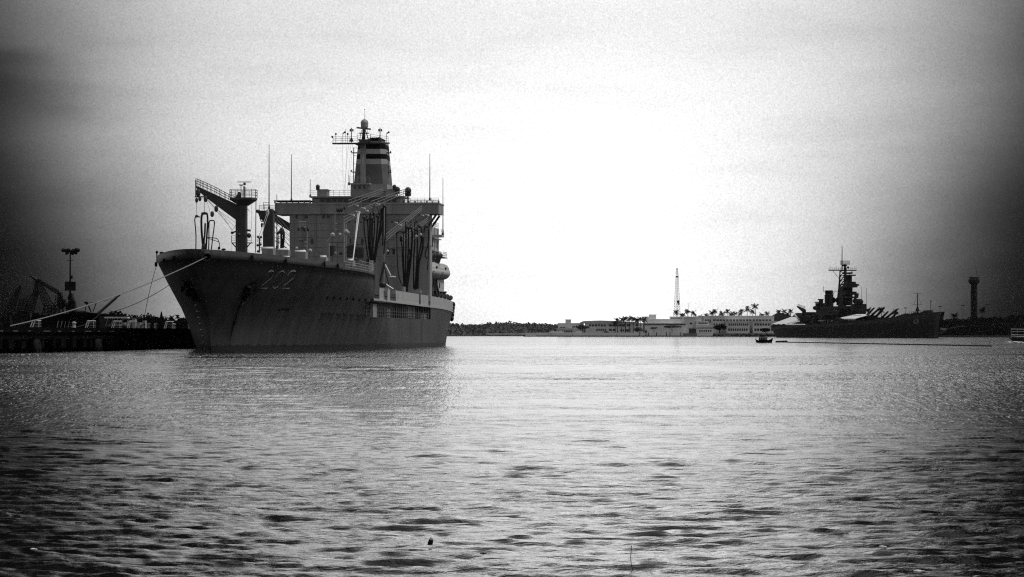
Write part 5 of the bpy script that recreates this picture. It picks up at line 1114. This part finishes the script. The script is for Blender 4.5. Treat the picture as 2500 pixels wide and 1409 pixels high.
# the pale barrels over the stern awning
m = MB(); m.tube(BL(1951, 780, 6), BL(1940, 769, 6), .5, 8); m.tube(BL(1963, 780, 4), BL(1952, 769, 4), .5, 8); m.obj('gun_barrel_cover', WHITE, bs)
for px, py, s in ((1972, 779, 13), (2010, 776, 14), (2037, 766, 11), (2048, 785, 14), (1988, 785, 13)):
    a = BL(px, py + 4, s); m = MB(); m.extr([(a.x - 2, a.y - 2.6, a.z), (a.x + 2, a.y - 2.6, a.z), (a.x + 2, a.y + 2.6, a.z), (a.x - 2, a.y + 2.6, a.z)], (0, 0, 2.4)); m.ell((a.x, a.y, a.z + 2.2), (2, 2.6, 1), 10, 6); o = m.obj('secondary_turret', BSHIP, bs)
    m = MB()
    for ox in (-.6, .6): m.tube((a.x + ox + VS * 1.5, a.y, a.z + 1.4), (a.x + ox + VS * 5, a.y - 3, a.z + 2.2), .22, 6)
    m.obj('gun_barrel', BSHIPD, o)
# sunlit canvas awnings
def canopy(pts, lo, label=None):
    m = MB(); m.add([BL(*p) for p in pts], [(0, 1, 2, 3)]); P = [BL(*p) for p in pts]
    m.add([p - Vector((0, 0, .25)) for p in P], [(3, 2, 1, 0)]); o = m.obj('awning', CANV, bs)
    m = MB(); m.add([P[0], P[1], P[1] - Vector((0, 0, lo)), P[0] - Vector((0, 0, lo))], [(0, 1, 2, 3)])
    for k in range(7): q = P[0].lerp(P[1], k / 6) - Vector((0, 0, lo)); m.tube(q, q - Vector((0, 0, 1.6)), .08, 4)
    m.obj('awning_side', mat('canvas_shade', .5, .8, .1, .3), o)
# stern tent: ridge roof seen from the quarter
def tent(x0, x1, yr0, yr1, ye0, ye1):
    a, b = BL(x0 + 6, yr0, 0), BL(x1, yr1, 0)
    L0, L1 = BL(x0, ye0, 7), BL(x1 - 26, ye1, 8); R0, R1 = Vector((-L0.x, L0.y, L0.z)), Vector((-L1.x, L1.y, L1.z))
    m = MB(); m.add([L0, L1, b, a, R0, R1], [(0, 1, 2, 3), (3, 2, 5, 4), (0, 3, 4), (1, 5, 2)]); o = m.obj('stern_tent', CANV, bs)
    m = MB()
    for p in (L0, L0.lerp(L1, .33), L0.lerp(L1, .66), L1, R0, R1): m.tube(p, (p.x, p.y, 5.8), .12, 4)
    m.obj('tent_pole', GREYD, o)
# awnings are built as pitched sheets whose sunlit slopes face up
def awn(xa, xb, y_hi, y_lo, s_hi, s_lo, drop=1.6):
    A, B = BL(xa, y_lo, s_lo), BL(xb, y_lo, s_lo); C, D_ = Vector((VS * s_hi, B.y, BL(xb, y_hi, s_lo).z)), Vector((VS * s_hi, A.y, BL(xa, y_hi, s_lo).z))
    m = MB(); m.add([A, B, C, D_], [(0, 1, 2, 3)]); m.add([p - Vector((0, 0, .2)) for p in (A, B, C, D_)], [(3, 2, 1, 0)]); o = m.obj('awning', CANV, bs)
    m = MB()
    for k in range(9):
        q = A.lerp(B, k / 8); q2 = A.lerp(B, min(1, (k + .75) / 8)); m.add([q, q2, q2 - Vector((0, 0, .9)), q - Vector((0, 0, .9))], [(0, 1, 2, 3)]); m.tube(q, q - Vector((0, 0, 2.6)), .1, 4)
    m.obj('awning_side', mat('canvas_shade', .5, .8, .1, .3), o)  # same canvas in a darker colour, shade of the sides painted in
awn(2044, 2088, 767, 778, 2, 12)
awn(1882, 1932, 774, 792, -5, 8)
awn(1996, 2014, 776, 783, 6, 12); awn(2020, 2033, 778, 783, 6, 12)
m = MB(); a = BL(1885, 797, 9)
for k in range(40): q = BL(1884 + k * 2.4, 797 - k * .06, 9.5); m.box((q.x - .5, q.y - .5, q.z - .6), (q.x + .5, q.y + .6, q.z + .2 + (k * 7 % 5) * .3))
m.obj('deck_gear', BSHIP, bs)
m = MB()
for k in range(9): q = BL(1922 + k * 5, 793, 11); m.ell(q, (1.2, 2, .5), 6, 4)
m.obj('covered_gear', CANV, bs)
m = MB()
for k in range(34): q = BL(1996 + k * 3.4, 788 + (k * 5 % 3) - k * .08, 12); m.cbox(q, (1.5, 1.8, 1.2 + (k * 7 % 4) * .5))
m.obj('deck_gear', BSHIPD, bs)
# bow: jack mast, flag, bow platform frame
m = MB(); a = BL(2240, 752); m.tube(BL(2240, 775), BL(2240, 716), .35, 6, .2); m.tube(BL(2240, 716.5) + Vector((-2.3, 0, 0)), BL(2240, 716.5) + Vector((2.3, 0, 0)), .12, 4); m.tube(BL(2240, 744) + Vector((-2.8, 0, 0)), BL(2240, 744) + Vector((2.8, 0, 0)), .12, 4); m.tube(BL(2240, 717), BL(2231, 744), .06, 4); m.tube(BL(2240, 717), BL(2249, 744), .06, 4); q = BL(2240, 760); m.lathe((q.x, q.y, q.z), [(1.3, 0), (.35, 2.6)], 8); m.obj('bow_mast', BSHIPD, bs)
m = MB(); m.tube(BL(2272, 768), BL(2272, 732), .13, 5); m.add([BL(2272, 734), BL(2277, 738), BL(2272, 737)], [(0, 1, 2), (2, 1, 0)]); m.obj('jackstaff', BSHIPD, bs)
m = MB(); m.extr([BL(2256, 762), BL(2262, 758), BL(2278, 757), BL(2280, 764), BL(2285, 772), BL(2281, 778), BL(2274, 774), BL(2268, 785), BL(2256, 775)], (1.2, 0, 0)); m.rail([BL(2221, 772), BL(2256, 768)], 2.2, 2.5, .1, 2)
for k in range(12): m.cbox(BL(2195 + k * 6, 775 - k * .7), (2.5, 2.5, 1.6 + (k * 5 % 4) * .6))
m.tube(BL(2281, 775), BL(2290, 785), .2, 4); m.obj('bow_fittings', BSHIPD, bs)
# hull number 63 on the visible side of the bow
m = MB()
def bst(m, pts):
    P = []
    for x, y in pts:
        best = None
        for t_ in np.arange(150, LB + 6, .5):
            s_ = bhb(min(t_, LB), 7); q = BL(x, y, s_)
            if best is None or abs(q.y - t_) < best[0]: best = (abs(q.y - t_), q)
        q = best[1]; P.append(Vector((q.x + VS * .5, q.y, q.z)))
    m.path(P, .14, 4)
bst(m, [(2239, 781), (2235, 782), (2233, 786), (2234, 790), (2237, 790), (2238, 787), (2234, 786)]); bst(m, [(2240, 781), (2244, 781), (2242, 785), (2245, 787), (2243, 790), (2240, 790)]); m.obj('hull_number', GREYL, bh)

# ------------------------------------------------------------------ small craft
D0 = 735.0; e = empty('workboat', W(1864, 837, D0), 0, 'small dark workboat with cabin crossing in front of the battleship stern', 'boat'); e.location.z = 0
q = lambda x, y: rel(x, y, D0, e)
m = MB(); S = F / D0
secs = []
for x, yb, hw in ((1843, 826.5, .05), (1846, 829, .55), (1851, 831, .85), (1864, 831.5, .95), (1878, 830, .85), (1885, 826.5, .5), (1887.5, 825.5, .1)):
    t0 = q(x, yb); kx = x if 1847 < x < 1884 else (1847.5 if x < 1850 else 1883.5); secs.append([(t0.x, hw, t0.z), (t0.x, -hw, t0.z), (q(kx, 0).x, -hw * .6, -.35), (q(kx, 0).x, hw * .6, -.35)])
for a, b in zip(secs, secs[1:]): m.add(a + b, [(0, 4, 5, 1), (1, 5, 6, 2), (2, 6, 7, 3), (3, 7, 4, 0)])
m.add(secs[0] + secs[-1], [(0, 1, 2, 3), (7, 6, 5, 4)]); m.obj('boat_hull', BLACK, e)
m = MB(); a, b = q(1853, 832), q(1873, 824.5); m.box((a.x, -.55, a.z), (b.x, .55, b.z)); a, b = q(1852, 824.4), q(1875, 823.4); m.box((a.x, -.65, a.z), (b.x, .65, b.z)); a, b = q(1855, 823), q(1866, 818.5); m.box((a.x, -.4, a.z), (b.x, .4, b.z)); m.obj('cabin', BSHIPD, e)
m = MB()
for x in (1855, 1860, 1866, 1870): a, b = q(x, 829), q(x + 2.6, 825.7); m.box((a.x, -.57, a.z), (b.x, -.54, b.z))
m.obj('window', GREYL, e)
m = MB(); m.tube(q(1859, 819), q(1859, 812), .05, 5); m.tube(q(1871, 824), q(1871, 815), .03, 4); m.cbox(q(1858, 815), (.5, .3, .12)); m.rail([q(1875, 829), q(1886, 826)], .35, .4, .025, 1); m.rail([q(1844, 827), q(1852, 830)], .35, .4, .025, 1); m.obj('mast', BLACK, e)
# floating barrier
A, B = W(1900, 836.0, 770), W(2420, 846, 520); A.z = B.z = .0
m = MB(); n_ = 150
for k in range(n_):
    p = A.lerp(B, k / n_); p2 = A.lerp(B, (k + .82) / n_); m.tube(p + Vector((0, 0, .07)), p2 + Vector((0, 0, .07)), .17, 6)
q1 = A + Vector((0, 0, .25)); m.tube(A - Vector((.6, 0, -.1)), A + Vector((2.2, -2, .2)), .32, 8); tag(m.obj('floating_barrier', BLACK), 'long black floating boom stretched across the water at the right', 'floating barrier')
# ferry nose at the right edge with bow wave
D0 = 700; e = empty('tour_boat', W(2500, 838, D0), 0, 'dark tour boat with white deck stripes entering at the right edge', 'boat'); e.location.z = 0; q = lambda x, y: rel(x, y, D0, e)
m = MB(); m.extr([q(2486, 838), q(2470, 824), q(2600, 828), q(2600, 839)], (0, 4.5, 0)); m.obj('boat_hull', BSHIPD, e)
m = MB(); m.extr([q(2478, 824), q(2474, 809), q(2600, 809), q(2600, 826)], (0.0, 4.0, 0)); m.obj('cabin', BLACK, e)
m = MB()
for x0, y0, x1, y1, th in ((2468, 804, 2600, 805, .12), (2470, 810, 2600, 811, .07), (2468, 817, 2600, 824, .1), (2470, 821, 2600, 828, .12)): m.extr([q(x0, y0), q(x1, y1), q(x1, y1) + Vector((0, 0, th)), q(x0, y0) + Vector((0, 0, th))], (0, -.3, 0))
m.obj('deck_stripe', WHITE, e)
m = MB()
for x in (2469, 2484, 2500, 2520): m.tube(q(x, 826), q(x, 804), .05, 4)
m.obj('stanchion', GREYL, e)
m = MB(); rng = random.Random(2)
for k in range(260): u = rng.random(); c = Vector(e.location) + q(2456 + u * 50, 834); m.ell((c.x, D0 - 1 + rng.uniform(-1.5, 3), .1 + rng.random() * .32 * (1 - abs(u - .35))), (.12 + rng.random() * .2, .2, .1), 5, 4)
tag(m.obj('bow_wave', mat('foam', .75, .9, .1, 5)), 'white foam thrown up ahead of the tour boat', 'foam', kind='stuff')
# sun glints off the pier, modelled as small white flecks
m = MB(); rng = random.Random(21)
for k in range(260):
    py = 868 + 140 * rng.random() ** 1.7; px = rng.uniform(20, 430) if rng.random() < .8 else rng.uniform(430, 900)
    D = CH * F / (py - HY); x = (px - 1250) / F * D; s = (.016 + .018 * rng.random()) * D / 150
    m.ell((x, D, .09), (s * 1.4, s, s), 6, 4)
tag(m.obj('glint_flecks', WHITE), 'scattered tiny white flecks added as sun glints on the dark water in front of the pier', 'foam', kind='stuff')
# flotsam near the camera
def W0(px, py): D = CH * F / (py - HY); return Vector(((px - 1250) / F * D, D, 0))
p = W0(1048, 1331); e = empty('floating_bottle', p, .4, 'small pale bottle floating upright on the water, low centre', 'bottle'); m = MB(); m.tube((0, 0, -.02), (.022, 0, .055), .03, 10, .026); m.obj('bottle_body', DARK, e); m = MB(); m.tube((.022, 0, .055), (.035, 0, .1), .026, 10, .01); m.obj('bottle_neck', WHITE, e)
p = W0(1541, 1392); m = MB(); m.path([p + Vector((.02, 0, -.01)), p + Vector((.0, .01, .06)), p + Vector((-.005, 0, .13)), p + Vector((.003, .01, .24))], .004, 5); tag(m.obj('floating_twig', BLACK), 'thin twig sticking up from the water near the bottom', 'twig')
for x, y, s, lab in ((2153, 1339, .035, 'tiny white scrap floating in the dark right foreground'), (2240, 1400, .05, 'pale curved scrap floating at the bottom right'), (660, 1292, .03, 'white fleck on the wave left of the bottle'), (80, 1345, .03, 'pale fleck on the dark water at far left'), (1177, 1356, .03, 'dark bit of weed right of the bottle')):
    p = W0(x, y); m = MB(); m.ell(p + Vector((0, 0, .02)), (s, s * .5, s * .35), 8, 5); m.ell(p + Vector((s * 1.1, .02, .015)), (s * .5, s * .4, s * .25), 8, 5); tag(m.obj('floating_scrap', DARK if 'weed' in lab else WHITE), lab, 'flotsam')

# ------------------------------------------------------------------ thin sea haze
m = MB(); m.box((-1500, -200, -14.5), (1500, 3700, 75)); hz = m.obj('haze', mat('haze_tmp', .5))
hm_ = bpy.data.materials.new('sea_haze'); hm_.use_nodes = True; t = hm_.node_tree; t.nodes.remove(t.nodes['Principled BSDF'])
pv = t.nodes.new('ShaderNodeVolumePrincipled'); pv.inputs['Color'].default_value = (.95, .95, .95, 1); pv.inputs['Density'].default_value = .00001; pv.inputs['Anisotropy'].default_value = .6
t.links.new(pv.outputs[0], t.nodes['Material Output'].inputs['Volume']); hz.data.materials.clear(); hz.data.materials.append(hm_); tag(hz, kind='stuff')
